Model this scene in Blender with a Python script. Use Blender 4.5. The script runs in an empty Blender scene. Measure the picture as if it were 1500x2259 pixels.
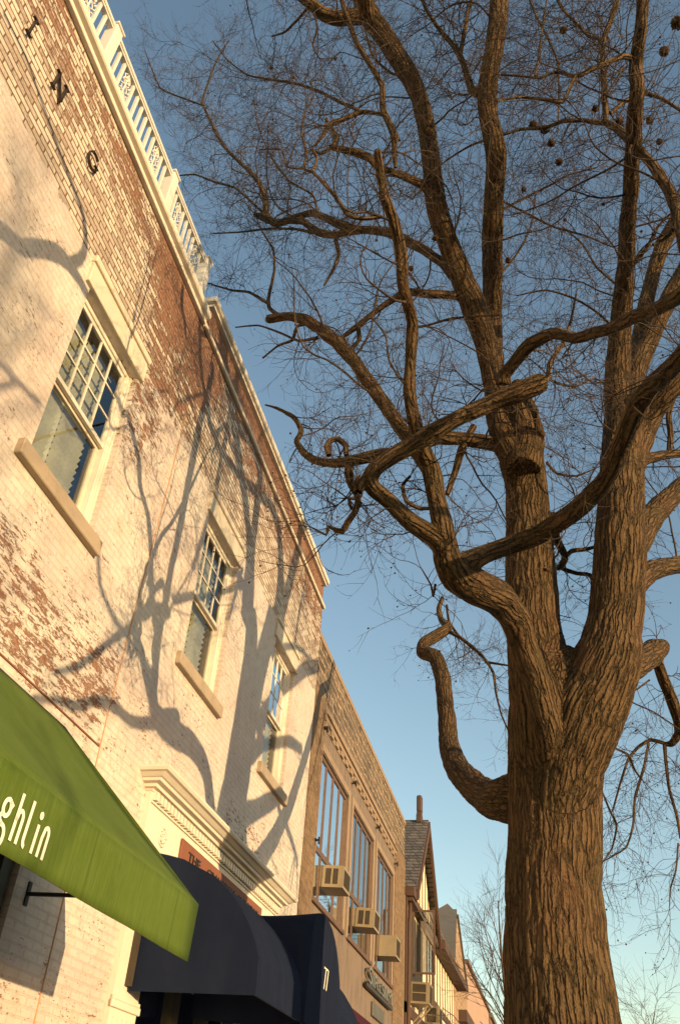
import bpy, math, random
import numpy as np
from mathutils import Vector, Matrix, noise
from mathutils.kdtree import KDTree

random.seed(7); RNG = np.random.default_rng(7)
SC = bpy.context.scene
COL = SC.collection
EYE = 1.6                                   # camera height above the pavement; all coordinates below are relative to the eye

# ------------------------------------------------------------------ camera
R = np.array([[0.97734024, 0.07718053, 0.19710205],
              [0.20310593, -0.60418163, -0.77052744],
              [0.05961573, 0.79310007, -0.60616684]])
FPX, PX, PY = 1882.3, 750.0, 1129.5
u_, s_, v_ = np.linalg.svd(R); R = u_ @ v_
cd = bpy.data.cameras.new('camera'); cam = bpy.data.objects.new('camera', cd); COL.objects.link(cam)
cd.sensor_fit = 'VERTICAL'; cd.sensor_height = 36.0; cd.lens = FPX / 2259.0 * 36.0
cd.clip_start = 0.05; cd.clip_end = 3000
cam.matrix_world = Matrix.Translation((0, 0, EYE)) @ Matrix(R.tolist()).to_4x4()
SC.camera = cam

# ------------------------------------------------------------------ light
SUN = np.array([0.85, -0.525, 0.078]); SUN /= np.linalg.norm(SUN)
w = bpy.data.worlds.new('World'); SC.world = w; w.use_nodes = True
nt = w.node_tree; bg = nt.nodes['Background']
sky = nt.nodes.new('ShaderNodeTexSky'); sky.sky_type = 'NISHITA'; sky.sun_disc = False
sky.sun_elevation = math.radians(4.5); sky.sun_rotation = math.atan2(SUN[0], SUN[1])
sky.air_density = 1.0; sky.dust_density = 0.35; sky.ozone_density = 1.15; sky.altitude = 50
nt.links.new(sky.outputs[0], bg.inputs[0]); bg.inputs[1].default_value = 0.15
sl = bpy.data.lights.new('sun', 'SUN'); so = bpy.data.objects.new('sun', sl); COL.objects.link(so)
sl.energy = 2.6; sl.angle = math.radians(0.53); sl.color = (1.0, 0.70, 0.36)
so.rotation_euler = Vector(SUN.tolist()).to_track_quat('Z', 'Y').to_euler(); so.location = (20, -12, 12)
SC.view_settings.view_transform = 'Standard'; SC.view_settings.look = 'None'
SC.view_settings.gamma = 1.0; SC.view_settings.exposure = 1.36

# ------------------------------------------------------------------ node helpers
class N:
    def __init__(s, name):
        s.m = bpy.data.materials.new(name); s.m.use_nodes = True; s.t = s.m.node_tree
        s.b = s.t.nodes['Principled BSDF']; s.out = s.t.nodes['Material Output']
    def n(s, ty, **k):
        x = s.t.nodes.new(ty)
        for a, v in k.items(): setattr(x, a, v)
        return x
    def l(s, a, b): s.t.links.new(a, b)
    def val(s, sock, v):
        if hasattr(v, 'is_output') or isinstance(v, bpy.types.NodeSocket): s.l(v, sock)
        else: sock.default_value = v
    def math(s, op, a, b=0.0, c=None, clamp=False):
        x = s.n('ShaderNodeMath', operation=op, use_clamp=clamp); s.val(x.inputs[0], a); s.val(x.inputs[1], b)
        if c is not None: s.val(x.inputs[2], c)
        return x.outputs[0]
    def ss(s, v, a, b, lo=0.0, hi=1.0):
        x = s.n('ShaderNodeMapRange', interpolation_type='SMOOTHSTEP'); s.val(x.inputs[0], v)
        x.inputs[1].default_value = a; x.inputs[2].default_value = b; x.inputs[3].default_value = lo; x.inputs[4].default_value = hi
        return x.outputs[0]
    def mix(s, f, a, b, mode='MIX'):
        x = s.n('ShaderNodeMix', data_type='RGBA', blend_type=mode); s.val(x.inputs[0], f)
        for i, c in ((6, a), (7, b)):
            if isinstance(c, (tuple, list)): x.inputs[i].default_value = (*c[:3], 1)
            else: s.l(c, x.inputs[i])
        return x.outputs[2]
    def pos(s):
        if not hasattr(s, '_p'): s._p = s.n('ShaderNodeNewGeometry').outputs['Position']
        return s._p
    def sep(s, v=None):
        x = s.n('ShaderNodeSeparateXYZ'); s.l(v or s.pos(), x.inputs[0]); return x.outputs
    def comb(s, a=0.0, b=0.0, c=0.0):
        x = s.n('ShaderNodeCombineXYZ'); s.val(x.inputs[0], a); s.val(x.inputs[1], b); s.val(x.inputs[2], c); return x.outputs[0]
    def noise(s, v=None, scale=5.0, detail=4.0, rough=0.55, st=(1, 1, 1), out=0):
        mp = s.n('ShaderNodeMapping'); mp.inputs['Scale'].default_value = st; s.l(v or s.pos(), mp.inputs[0])
        x = s.n('ShaderNodeTexNoise'); x.inputs['Scale'].default_value = scale; x.inputs['Detail'].default_value = detail
        x.inputs['Roughness'].default_value = rough; s.l(mp.outputs[0], x.inputs['Vector']); return x.outputs[out]
    def bump(s, h, dist=0.01, strength=1.0, prev=None):
        x = s.n('ShaderNodeBump'); x.inputs['Strength'].default_value = strength; x.inputs['Distance'].default_value = dist
        s.val(x.inputs['Height'], h)
        if prev is not None: s.l(prev, x.inputs['Normal'])
        s.l(x.outputs[0], s.b.inputs['Normal']); return x.outputs[0]
    def base(s, c, rough=0.8, spec=0.3, metal=0.0):
        if isinstance(c, (tuple, list)): s.b.inputs['Base Color'].default_value = (*c[:3], 1)
        else: s.l(c, s.b.inputs['Base Color'])
        s.val(s.b.inputs['Roughness'], rough); s.b.inputs['Specular IOR Level'].default_value = spec if rough < .95 or not isinstance(rough, float) else .05; s.b.inputs['Metallic'].default_value = metal
        return s.m

def plain(name, c, rough=0.75, var=0.12, scale=3.0, bumpd=0.002, bscale=60.0, spec=0.3, metal=0.0, streak=None):
    k = N(name); n1 = k.noise(scale=scale, detail=6, st=streak or (1, 1, 1)); n2 = k.noise(scale=scale * 9, detail=4)
    f = k.math('ADD', k.math('MULTIPLY', n1, 0.65), k.math('MULTIPLY', n2, 0.35))
    lo = tuple(x * (1 - var * 1.6) for x in c); hi = tuple(min(1, x * (1 + var * 1.2)) for x in c)
    k.base(k.mix(k.ss(f, 0.3, 0.7), lo, hi), rough, spec, metal)
    if bumpd: k.bump(k.noise(scale=bscale, detail=5), bumpd)
    return k.m

def stained(name, c, dirt, amt=0.5, scale=2.0, rough=0.75, bumpd=0.002, st=(1, 1, 1)):
    k = N(name); n1 = k.noise(scale=scale, detail=8, rough=0.65, st=st); n2 = k.noise(scale=scale * 12, detail=5, rough=0.7)
    f = k.ss(k.math('ADD', k.math('MULTIPLY', n1, 0.7), k.math('MULTIPLY', n2, 0.3)), 0.47, 0.66, 0, amt)
    k.base(k.mix(f, c, dirt), rough)
    if bumpd: k.bump(n2, bumpd)
    return k.m

# painted brick of the corner building: paint worn off in places, mortar bare in the upper courses
def make_brick():
    k = N('painted_brick'); x, y, z = k.sep()[:]
    zz = k.math('ADD', z, -EYE)
    wob = k.noise(scale=6.0, detail=3, out=1); sw = k.n('ShaderNodeVectorMath', operation='SCALE'); sw.inputs['Scale'].default_value = 0.008; k.l(wob, sw.inputs[0])
    hz = k.math('ADD', x, y)
    cv = k.comb(hz, zz, 0.0); av = k.n('ShaderNodeVectorMath', operation='ADD'); k.l(cv, av.inputs[0]); k.l(sw.outputs[0], av.inputs[1])
    br = k.n('ShaderNodeTexBrick', offset=0.5, squash=1.0); k.l(av.outputs[0], br.inputs['Vector'])
    br.inputs['Scale'].default_value = 1.0; br.inputs['Brick Width'].default_value = 0.205; br.inputs['Row Height'].default_value = 0.0677
    br.inputs['Mortar Size'].default_value = 0.0085; br.inputs['Mortar Smooth'].default_value = 0.25; br.inputs['Bias'].default_value = 0.0
    br.inputs['Color1'].default_value = (0, 0, 0, 1); br.inputs['Color2'].default_value = (1, 1, 1, 1); br.inputs['Mortar'].default_value = (.5, .5, .5, 1)
    tint = br.outputs['Color']; mort = br.outputs['Fac']
    st = k.n('ShaderNodeSeparateColor'); k.l(tint, st.inputs[0]); tr = st.outputs[0]
    edge = k.noise(scale=2.2, detail=4)
    worn = k.ss(k.math('ADD', zz, k.math('MULTIPLY', k.math('SUBTRACT', edge, 0.5), 0.25)), 6.48, 6.52)
    # how much paint has gone, 0..1
    big = k.noise(scale=1.1, detail=4, rough=0.6)
    top = k.ss(zz, 6.9, 8.0, 0.06, 0.33)
    par = k.ss(zz, 8.25, 8.3, 0, 0.30)
    near = k.math('MULTIPLY', k.ss(zz, 6.15, 6.7), k.math('MULTIPLY', k.ss(y, 4.9, 5.6), k.ss(y, 7.6, 6.4)))
    low = k.math('MULTIPLY', k.math('MULTIPLY', k.ss(zz, 2.62, 2.8), k.ss(zz, 3.9, 3.2)), k.ss(y, 7.2, 6.0))
    low2 = k.math('MULTIPLY', k.math('MULTIPLY', k.ss(zz, 2.7, 2.9), k.ss(zz, 3.6, 3.3)), k.math('MULTIPLY', k.ss(y, 9.5, 9.9), k.ss(y, 11.4, 11.0)))
    side = k.math('MULTIPLY', k.math('MULTIPLY', k.ss(zz, 5.0, 5.6), k.ss(zz, 6.5, 6.2)), k.math('MULTIPLY', k.ss(y, 5.38, 5.46), k.ss(y, 6.5, 5.7)))
    dens = k.math('ADD', top, par)
    dens = k.math('ADD', dens, k.math('MULTIPLY', near, 0.28))
    dens = k.math('ADD', dens, k.math('MULTIPLY', low, 0.20))
    dens = k.math('ADD', dens, k.math('MULTIPLY', low2, 0.18))
    dens = k.math('ADD', dens, k.math('MULTIPLY', side, 0.22))
    dens = k.math('ADD', dens, k.math('MULTIPLY', k.math('SUBTRACT', big, 0.5), 0.40))
    chip = k.math('ADD', k.math('MULTIPLY', k.noise(scale=17.0, detail=9, rough=0.78, st=(1, 0.5, 2.1)), 0.72), k.math('MULTIPLY', k.noise(scale=46.0, detail=5, rough=0.7, st=(1, 0.45, 1.6)), 0.28))
    chip = k.math('ADD', chip, k.math('MULTIPLY', k.math('SUBTRACT', tr, 0.5), 0.11))
    thr = k.math('SUBTRACT', 0.655, k.math('MULTIPLY', dens, 0.5))
    bare = k.ss(k.math('SUBTRACT', chip, thr), -0.008, 0.008)
    spk = k.noise(scale=38.0, detail=7, rough=0.75, st=(1, 0.55, 1.2)); grp = k.noise(scale=1.9, detail=4)
    bare = k.math('MAXIMUM', bare, k.ss(k.math('ADD', spk, k.math('MULTIPLY', k.math('SUBTRACT', grp, 0.5), 0.30)), 0.635, 0.655))
    redn = k.noise(scale=30, detail=4)
    red = k.mix(tr, (0.135, 0.064, 0.045), (0.215, 0.108, 0.074)); red = k.mix(k.ss(redn, 0.35, 0.75), red, (0.33, 0.19, 0.125))
    pn = k.noise(scale=0.9, detail=5); p2 = k.noise(scale=7, detail=7, rough=0.7)
    paint = k.mix(k.ss(pn, 0.35, 0.68), (0.64, 0.57, 0.50), (0.56, 0.47, 0.43))
    paint = k.mix(k.ss(p2, 0.42, 0.72, 0, 0.65), paint, (0.48, 0.38, 0.31)); paint = k.mix(k.ss(k.noise(scale=3.0, detail=8, rough=0.7, st=(1, 2.2, 0.35)), 0.5, 0.72, 0, 0.4), paint, (0.46, 0.41, 0.34))
    upper = k.mix(k.ss(k.math('ADD', tr, k.noise(scale=20, detail=3)), 0.6, 1.5), (0.58, 0.51, 0.42), (0.36, 0.29, 0.235))
    paint = k.mix(worn, paint, upper)
    c = k.mix(bare, paint, red)
    # bare mortar in the upper courses; painted joints below
    mn = k.noise(scale=40, detail=3)
    mcol = k.mix(mn, (0.11, 0.060, 0.036), (0.24, 0.145, 0.09))
    jw = k.math('MULTIPLY', mort, worn); c = k.mix(jw, c, mcol)
    c = k.mix(k.math('MULTIPLY', mort, k.math('SUBTRACT', 0.20, k.math('MULTIPLY', worn, 0.20))), c, (0.36, 0.27, 0.20))
    k.base(c, 0.85, 0.2)
    h = k.math('SUBTRACT', k.math('MULTIPLY', k.noise(scale=45, detail=6), 0.35), k.math('MULTIPLY', mort, k.math('ADD', 0.35, k.math('MULTIPLY', worn, 0.75))))
    h = k.math('SUBTRACT', h, k.math('MULTIPLY', bare, 0.25))
    k.bump(h, 0.009, 1.0)
    return k.m

def make_bond(name, bw, rh, ms, c1, c2, mcol, wob=0.02, rough=0.9, vert=('y', 'z'), msm=0.3, bd=0.012, noff=0.5, stain=None):
    k = N(name); x, y, z = k.sep()[:]; s = {'x': x, 'y': y, 'z': z, 'h': k.math('ADD', x, y)}
    a = k.noise(scale=2.5, detail=3, out=1); sc = k.n('ShaderNodeVectorMath', operation='SCALE'); sc.inputs['Scale'].default_value = wob; k.l(a, sc.inputs[0])
    cv = k.comb(s[vert[0]], s[vert[1]], 0.0); av = k.n('ShaderNodeVectorMath', operation='ADD'); k.l(cv, av.inputs[0]); k.l(sc.outputs[0], av.inputs[1])
    br = k.n('ShaderNodeTexBrick', offset=noff, squash=1.35, squash_frequency=3); k.l(av.outputs[0], br.inputs['Vector'])
    for nm, v in (('Scale', 1.0), ('Brick Width', bw), ('Row Height', rh), ('Mortar Size', ms), ('Mortar Smooth', msm), ('Bias', 0.0)): br.inputs[nm].default_value = v
    br.inputs['Color1'].default_value = (*c1, 1); br.inputs['Color2'].default_value = (*c2, 1); br.inputs['Mortar'].default_value = (*mcol, 1)
    n = k.noise(scale=9, detail=7, rough=0.7)
    c = k.mix(k.ss(n, 0.35, 0.75, 0, 0.6), br.outputs['Color'], tuple(v * 0.5 for v in c1))
    if stain: c = k.mix(k.ss(k.noise(scale=1.3, detail=5), 0.5, 0.7, 0, 0.5), c, stain)
    k.base(c, rough, 0.2)
    k.bump(k.math('SUBTRACT', k.math('MULTIPLY', n, 0.6), k.math('MULTIPLY', br.outputs['Fac'], 0.8)), bd)
    return k.m

def make_glass(name='window_glass', tint=(0.75, 0.82, 0.80), lo=0.22, ior=1.9):
    k = N(name); t = k.t; t.nodes.remove(k.b)
    tr = k.n('ShaderNodeBsdfTransparent'); tr.inputs[0].default_value = (*tint, 1)
    gl = k.n('ShaderNodeBsdfGlossy'); gl.inputs['Roughness'].default_value = 0.015; gl.inputs['Color'].default_value = (0.9, 0.95, 1, 1)
    bp = k.n('ShaderNodeBump'); bp.inputs['Distance'].default_value = 0.004; bp.inputs['Strength'].default_value = 0.6
    k.l(k.noise(scale=1.6, detail=1), bp.inputs['Height']); k.l(bp.outputs[0], gl.inputs['Normal'])
    fr = k.n('ShaderNodeFresnel'); fr.inputs[0].default_value = ior
    f = k.math('MAXIMUM', fr.outputs[0], lo); mx = k.n('ShaderNodeMixShader'); k.l(f, mx.inputs[0]); k.l(tr.outputs[0], mx.inputs[1]); k.l(gl.outputs[0], mx.inputs[2])
    k.l(mx.outputs[0], k.out.inputs[0]); return k.m

def make_canvas(name, c, c2, streak=30.0, rough=0.9, sheen=0.0, trans=0.0):
    k = N(name); n1 = k.noise(scale=streak, detail=5, rough=0.7, st=(0.25, 1.0, 0.06)); n2 = k.noise(scale=1.5, detail=5)
    n3 = k.noise(scale=300, detail=2)
    f = k.math('ADD', k.math('MULTIPLY', n1, 0.6), k.math('MULTIPLY', n2, 0.4))
    col = k.mix(k.ss(f, 0.36, 0.66), c, c2)
    yy = k.sep()[1]; seam = k.math('ABSOLUTE', k.math('SUBTRACT', k.math('FRACT', k.math('MULTIPLY', yy, 0.83)), 0.5)); col = k.mix(k.ss(seam, 0.012, 0.006, 0, 0.35), col, tuple(v * .45 for v in c))
    col = k.mix(k.ss(k.noise(scale=2.6, detail=8, rough=0.7), 0.52, 0.75, 0, 0.45), col, tuple(v * .55 + .004 for v in c))
    k.base(col, rough, 0.15); k.bump(k.math('ADD', k.math('MULTIPLY', n3, 0.15), n2), 0.01, 0.5)
    if sheen: k.b.inputs['Sheen Weight'].default_value = sheen
    return k.m

def make_bark(name='oak_bark', dark=(0.012, 0.0075, 0.004), lite=(0.112, 0.067, 0.034)):
    k = N(name); at = k.n('ShaderNodeAttribute', attribute_name='barkco'); v = at.outputs['Vector']
    wob = k.noise(v, scale=5, detail=4, out=1); sc = k.n('ShaderNodeVectorMath', operation='SCALE'); sc.inputs['Scale'].default_value = 0.07; k.l(wob, sc.inputs[0])
    ad = k.n('ShaderNodeVectorMath', operation='ADD'); k.l(v, ad.inputs[0]); k.l(sc.outputs[0], ad.inputs[1])
    mp = k.n('ShaderNodeMapping'); mp.inputs['Scale'].default_value = (24, 24, 2.3); k.l(ad.outputs[0], mp.inputs[0])
    vo = k.n('ShaderNodeTexVoronoi', feature='DISTANCE_TO_EDGE'); vo.inputs['Scale'].default_value = 1.0; k.l(mp.outputs[0], vo.inputs['Vector'])
    ridge = k.ss(vo.outputs['Distance'], 0.0, 0.26)
    mp2 = k.n('ShaderNodeMapping'); mp2.inputs['Scale'].default_value = (60, 60, 22); k.l(ad.outputs[0], mp2.inputs[0])
    vo2 = k.n('ShaderNodeTexVoronoi', feature='DISTANCE_TO_EDGE'); vo2.inputs['Scale'].default_value = 1.0; k.l(mp2.outputs[0], vo2.inputs['Vector'])
    fine = k.noise(v, scale=70, detail=6, rough=0.7, st=(1, 1, 0.4))
    big = k.noise(v, scale=3.0, detail=5, st=(1, 1, 0.5))
    c = k.mix(ridge, dark, lite)
    c = k.mix(k.ss(fine, 0.35, 0.7, 0, 0.55), c, (0.165, 0.114, 0.060))
    c = k.mix(k.ss(big, 0.5, 0.75, 0, 0.6), c, (0.105, 0.078, 0.038))
    c = k.mix(k.ss(k.noise(v, scale=1.4, detail=3), 0.5, 0.7, 0, 0.4), c, (0.140, 0.074, 0.042))
    k.base(c, 0.92, 0.12)
    h = k.math('ADD', k.math('MULTIPLY', ridge, 1.0), k.math('ADD', k.math('MULTIPLY', k.ss(vo2.outputs['Distance'], 0, 0.3), 0.22), k.math('MULTIPLY', fine, 0.3)))
    k.bump(h, 0.019, 1.0)
    return k.m

M = {}
M['brick'] = make_brick()
M['cream'] = stained('cream_stone', (0.62, 0.54, 0.43), (0.46, 0.39, 0.31), 0.5, 1.6)
M['sill'] = stained('tan_sill_stone', (0.38, 0.30, 0.22), (0.26, 0.21, 0.15), 0.7, 3.0, bumpd=0.004)
M['white'] = stained('white_paint', (0.68, 0.62, 0.53), (0.50, 0.45, 0.38), 0.35, 2.0, rough=0.6)
M['white_metal'] = stained('white_metal_paint', (0.66, 0.63, 0.57), (0.46, 0.45, 0.42), 0.4, 4.0, rough=0.5)
M['glass'] = make_glass(lo=0.20, ior=1.7)
M['glass_far'] = make_glass('sky_glass', (0.5, 0.6, 0.6), 0.55, 2.2)
M['blind'] = plain('blind_slats', (0.74, 0.66, 0.52), 0.6, bumpd=0)
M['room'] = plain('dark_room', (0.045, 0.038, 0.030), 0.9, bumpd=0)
M['green'] = make_canvas('green_canvas', (0.068, 0.108, 0.014), (0.098, 0.140, 0.028), 60.0)
M['navy'] = make_canvas('navy_canvas', (0.0105, 0.0155, 0.034), (0.0155, 0.021, 0.042), 12.0, rough=1.0)
M['maroon'] = make_canvas('maroon_canvas', (0.055, 0.008, 0.016), (0.075, 0.012, 0.02), 12.0)
M['black'] = plain('black_metal', (0.018, 0.015, 0.013), 0.5, bumpd=0)
M['lettering'] = plain('lettering_white', (0.86, 0.80, 0.66), 0.7, 0.04, bumpd=0)
M['bronze'] = plain('dark_bronze', (0.050, 0.034, 0.024), 0.45, 0.25, 8, 0.001, metal=0.5)
M['signboard'] = stained('brown_signboard', (0.22, 0.085, 0.05), (0.15, 0.055, 0.035), 0.5, 5)
M['ashlar'] = make_bond('ashlar_stone', 0.40, 0.155, 0.015, (0.095, 0.073, 0.055), (0.20, 0.148, 0.105), (0.50, 0.37, 0.25), 0.17, stain=(0.11, 0.09, 0.075), bd=-0.010)
M['tanbrick'] = make_bond('tan_rough_brick', 0.21, 0.072, 0.006, (0.17, 0.11, 0.066), (0.25, 0.165, 0.10), (0.31, 0.22, 0.145), 0.02, vert=('h', 'z'))
M['stucco'] = stained('tan_stucco', (0.20, 0.150, 0.118), (0.11, 0.09, 0.075), 0.95, 2.2, 0.9, 0.006, st=(1, 1.6, 0.35))
M['trimstone'] = stained('tan_trim_stone', (0.28, 0.205, 0.145), (0.18, 0.14, 0.105), 0.5, 3.0, 0.85, 0.004)
M['wood'] = stained('brown_wood', (0.125, 0.075, 0.052), (0.065, 0.038, 0.026), 0.6, 4.0, 0.6)
M['acbeige'] = stained('beige_metal', (0.26, 0.205, 0.13), (0.17, 0.135, 0.09), 0.4, 6.0, 0.5, 0.0)
M['acdark'] = plain('dark_grille', (0.055, 0.042, 0.028), 0.7, bumpd=0)
M['slate'] = make_bond('slate_shingles', 0.27, 0.115, 0.012, (0.115, 0.105, 0.100), (0.21, 0.18, 0.16), (0.030, 0.026, 0.024), 0.05, vert=('h', 'z'), bd=0.03)
M['timber'] = stained('dark_timber', (0.085, 0.048, 0.034), (0.05, 0.03, 0.022), 0.6, 3.0)
M['plaster'] = stained('cream_plaster', (0.78, 0.66, 0.47), (0.60, 0.50, 0.36), 0.4, 2.0)
M['rubble'] = make_bond('rubble_stone', 0.5, 0.22, 0.02, (0.30, 0.19, 0.12), (0.42, 0.28, 0.18), (0.46, 0.36, 0.26), 0.15, vert=('h', 'z'))
M['coping'] = stained('gray_coping', (0.125, 0.12, 0.115), (0.09, 0.088, 0.085), 0.5, 2.0)
M['pink'] = stained('salmon_stucco', (0.42, 0.275, 0.205), (0.35, 0.23, 0.17), 0.5, 1.0)
M['redbrick'] = make_bond('far_brick', 0.22, 0.075, 0.008, (0.26, 0.12, 0.075), (0.34, 0.17, 0.11), (0.36, 0.28, 0.21), 0.01, vert=('h', 'z'))
M['bark'] = make_bark()
M['twig'] = plain('twig_bark', (0.060, 0.040, 0.027), 0.9, 0.35, 3.0, 0)
M['fartwig'] = plain('far_twig_bark', (0.085, 0.062, 0.048), 0.9, 0.2, 2.0, 0)
M['gall'] = plain('gall_wood', (0.060, 0.036, 0.021), 0.95, 0.5, 14, 0.012, 40)
M['asphalt'] = plain('asphalt', (0.05, 0.05, 0.052), 0.95, 0.2, 2, 0.004, 90)
M['concrete'] = stained('pavement_concrete', (0.34, 0.31, 0.27), (0.24, 0.22, 0.19), 0.5, 1.5, 0.9, 0.003)
M['rail_paint'] = M['white_metal']

# ------------------------------------------------------------------ mesh helpers
class MB:
    def __init__(s): s.v = []; s.f = []
    def add(s, vs, fs):
        o = len(s.v); s.v += [tuple(map(float, p)) for p in vs]; s.f += [tuple(i + o for i in f) for f in fs]; return s
    def box(s, x0, x1, y0, y1, z0, z1, bev=0.0):
        if bev <= 0:
            return s.add([(x0, y0, z0), (x1, y0, z0), (x1, y1, z0), (x0, y1, z0), (x0, y0, z1), (x1, y0, z1), (x1, y1, z1), (x0, y1, z1)],
                         [(0, 3, 2, 1), (4, 5, 6, 7), (0, 1, 5, 4), (1, 2, 6, 5), (2, 3, 7, 6), (3, 0, 4, 7)])
        b = bev; pts = []; X = (x0, x1); Y = (y0, y1); Z = (z0, z1)
        # chamfered box as convex hull of 24 points, faces listed per corner
        import itertools
        idx = {}
        for a, c, d in itertools.product((0, 1), repeat=3):
            sx, sy, sz = (1, -1)[a], (1, -1)[c], (1, -1)[d]
            for ax in range(3):
                p = [X[a] + sx * b, Y[c] + sy * b, Z[d] + sz * b]; p[ax] = (X[a], Y[c], Z[d])[ax]
                idx[(a, c, d, ax)] = len(pts); pts.append(p)
        fs = []
        for a in (0, 1):
            q = [idx[(a, 0, 0, 0)], idx[(a, 1, 0, 0)], idx[(a, 1, 1, 0)], idx[(a, 0, 1, 0)]]; fs.append(q if a else q[::-1])
            q = [idx[(0, a, 0, 1)], idx[(1, a, 0, 1)], idx[(1, a, 1, 1)], idx[(0, a, 1, 1)]]; fs.append(q[::-1] if a else q)
            q = [idx[(0, 0, a, 2)], idx[(1, 0, a, 2)], idx[(1, 1, a, 2)], idx[(0, 1, a, 2)]]; fs.append(q if a else q[::-1])
        for a, c in itertools.product((0, 1), repeat=2):
            fs.append([idx[(a, c, 0, 0)], idx[(a, c, 1, 0)], idx[(a, c, 1, 1)], idx[(a, c, 0, 1)]])
            fs.append([idx[(a, 0, c, 0)], idx[(a, 1, c, 0)], idx[(a, 1, c, 2)], idx[(a, 0, c, 2)]])
            fs.append([idx[(0, a, c, 1)], idx[(1, a, c, 1)], idx[(1, a, c, 2)], idx[(0, a, c, 2)]])
        for a, c, d in itertools.product((0, 1), repeat=3):
            fs.append([idx[(a, c, d, 0)], idx[(a, c, d, 1)], idx[(a, c, d, 2)]])
        return s.add(pts, fs)
    def prism(s, prof, axis, a0, a1, cap=True):
        """prof: 2D points; axis 'y': prof=(x,z); axis 'x': prof=(y,z)"""
        def P3(p, a): return (p[0], a, p[1]) if axis == 'y' else (a, p[0], p[1])
        n = len(prof); vs = [P3(p, a0) for p in prof] + [P3(p, a1) for p in prof]
        fs = [(i, (i + 1) % n, n + (i + 1) % n, n + i) for i in range(n)]
        if cap: fs += [tuple(range(n))[::-1], tuple(range(n, 2 * n))]
        return s.add(vs, fs)
    def sheet(s, rows):
        n = len(rows[0]); vs = [p for r in rows for p in r]
        return s.add(vs, [(i * n + j, i * n + j + 1, (i + 1) * n + j + 1, (i + 1) * n + j) for i in range(len(rows) - 1) for j in range(n - 1)])
    def tube(s, pts, rad, n=8, cap=True):
        pts = [Vector(p) for p in pts]; k = len(pts); rad = rad if hasattr(rad, '__len__') else [rad] * k
        t = (pts[1] - pts[0]).normalized(); u = t.orthogonal().normalized(); vs = []
        for i in range(k):
            t2 = (pts[min(i + 1, k - 1)] - pts[max(i - 1, 0)]).normalized(); u = (u - t2 * u.dot(t2)).normalized(); w2 = t2.cross(u)
            vs += [tuple(pts[i] + (u * math.cos(a) + w2 * math.sin(a)) * rad[i]) for a in [2 * math.pi * j / n for j in range(n)]]
        fs = [(i * n + j, i * n + (j + 1) % n, (i + 1) * n + (j + 1) % n, (i + 1) * n + j) for i in range(k - 1) for j in range(n)]
        if cap: fs += [tuple(range(n))[::-1], tuple(range((k - 1) * n, k * n))]
        return s.add(vs, fs)
    def build(s, name, mat, parent=None, smooth=False, solid=0.0, origin=None):
        me = bpy.data.meshes.new(name)
        base = Vector(parent.matrix_world.translation) if parent else Vector((0, 0, 0))
        if parent: base = wloc(parent)
        if origin is not None: loc = Vector(origin) + Vector((0, 0, EYE)) - base
        else: loc = Vector((0, 0, 0))
        off = Vector((0, 0, EYE)) - base - loc
        me.from_pydata([(p[0] + off.x, p[1] + off.y, p[2] + off.z) for p in s.v], [], s.f)
        bm_fix(me)
        if smooth: me.polygons.foreach_set('use_smooth', [True] * len(me.polygons))
        me.materials.append(mat)
        o = bpy.data.objects.new(name, me); COL.objects.link(o); o.location = loc
        if parent: o.parent = parent
        if solid:
            md = o.modifiers.new('thick', 'SOLIDIFY'); md.thickness = solid; md.offset = 0
        return o

def bm_fix(me):
    import bmesh
    bm = bmesh.new(); bm.from_mesh(me); bmesh.ops.recalc_face_normals(bm, faces=bm.faces); bm.to_mesh(me); bm.free()

def wloc(o):
    v = Vector((0, 0, 0))
    while o is not None: v += o.location; o = o.parent
    return v

def tag(o, label=None, cat=None, group=None, kind=None):
    if label: o['label'] = label
    if cat: o['category'] = cat
    if group: o['group'] = group
    if kind: o['kind'] = kind
    return o

def thing(name, loc, label, cat, group=None):
    o = bpy.data.objects.new(name, None); COL.objects.link(o); o.empty_display_size = 0.2
    o.location = (loc[0], loc[1], loc[2] + EYE); return tag(o, label, cat, group)

def wall_holes(mb, x, y0, y1, z0, z1, holes, depth=0.12):
    """front face at x (facing +x) with rectangular holes (ya,yb,za,zb) and reveals going back by depth"""
    ys = sorted({y0, y1, *[h[0] for h in holes], *[h[1] for h in holes]}); zs = sorted({z0, z1, *[h[2] for h in holes], *[h[3] for h in holes]})
    for i in range(len(ys) - 1):
        for j in range(len(zs) - 1):
            cy, cz = (ys[i] + ys[i + 1]) / 2, (zs[j] + zs[j + 1]) / 2
            if any(h[0] < cy < h[1] and h[2] < cz < h[3] for h in holes): continue
            mb.add([(x, ys[i], zs[j]), (x, ys[i + 1], zs[j]), (x, ys[i + 1], zs[j + 1]), (x, ys[i], zs[j + 1])], [(0, 1, 2, 3)])
    for a, b, c, d in holes:
        q = x - depth
        mb.add([(x, a, c), (x, b, c), (x, b, d), (x, a, d), (q, a, c), (q, b, c), (q, b, d), (q, a, d)], [(0, 4, 5, 1), (1, 5, 6, 2), (2, 6, 7, 3), (3, 7, 4, 0)])

GZ = -EYE
F = -3.6                                   # facade plane

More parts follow.
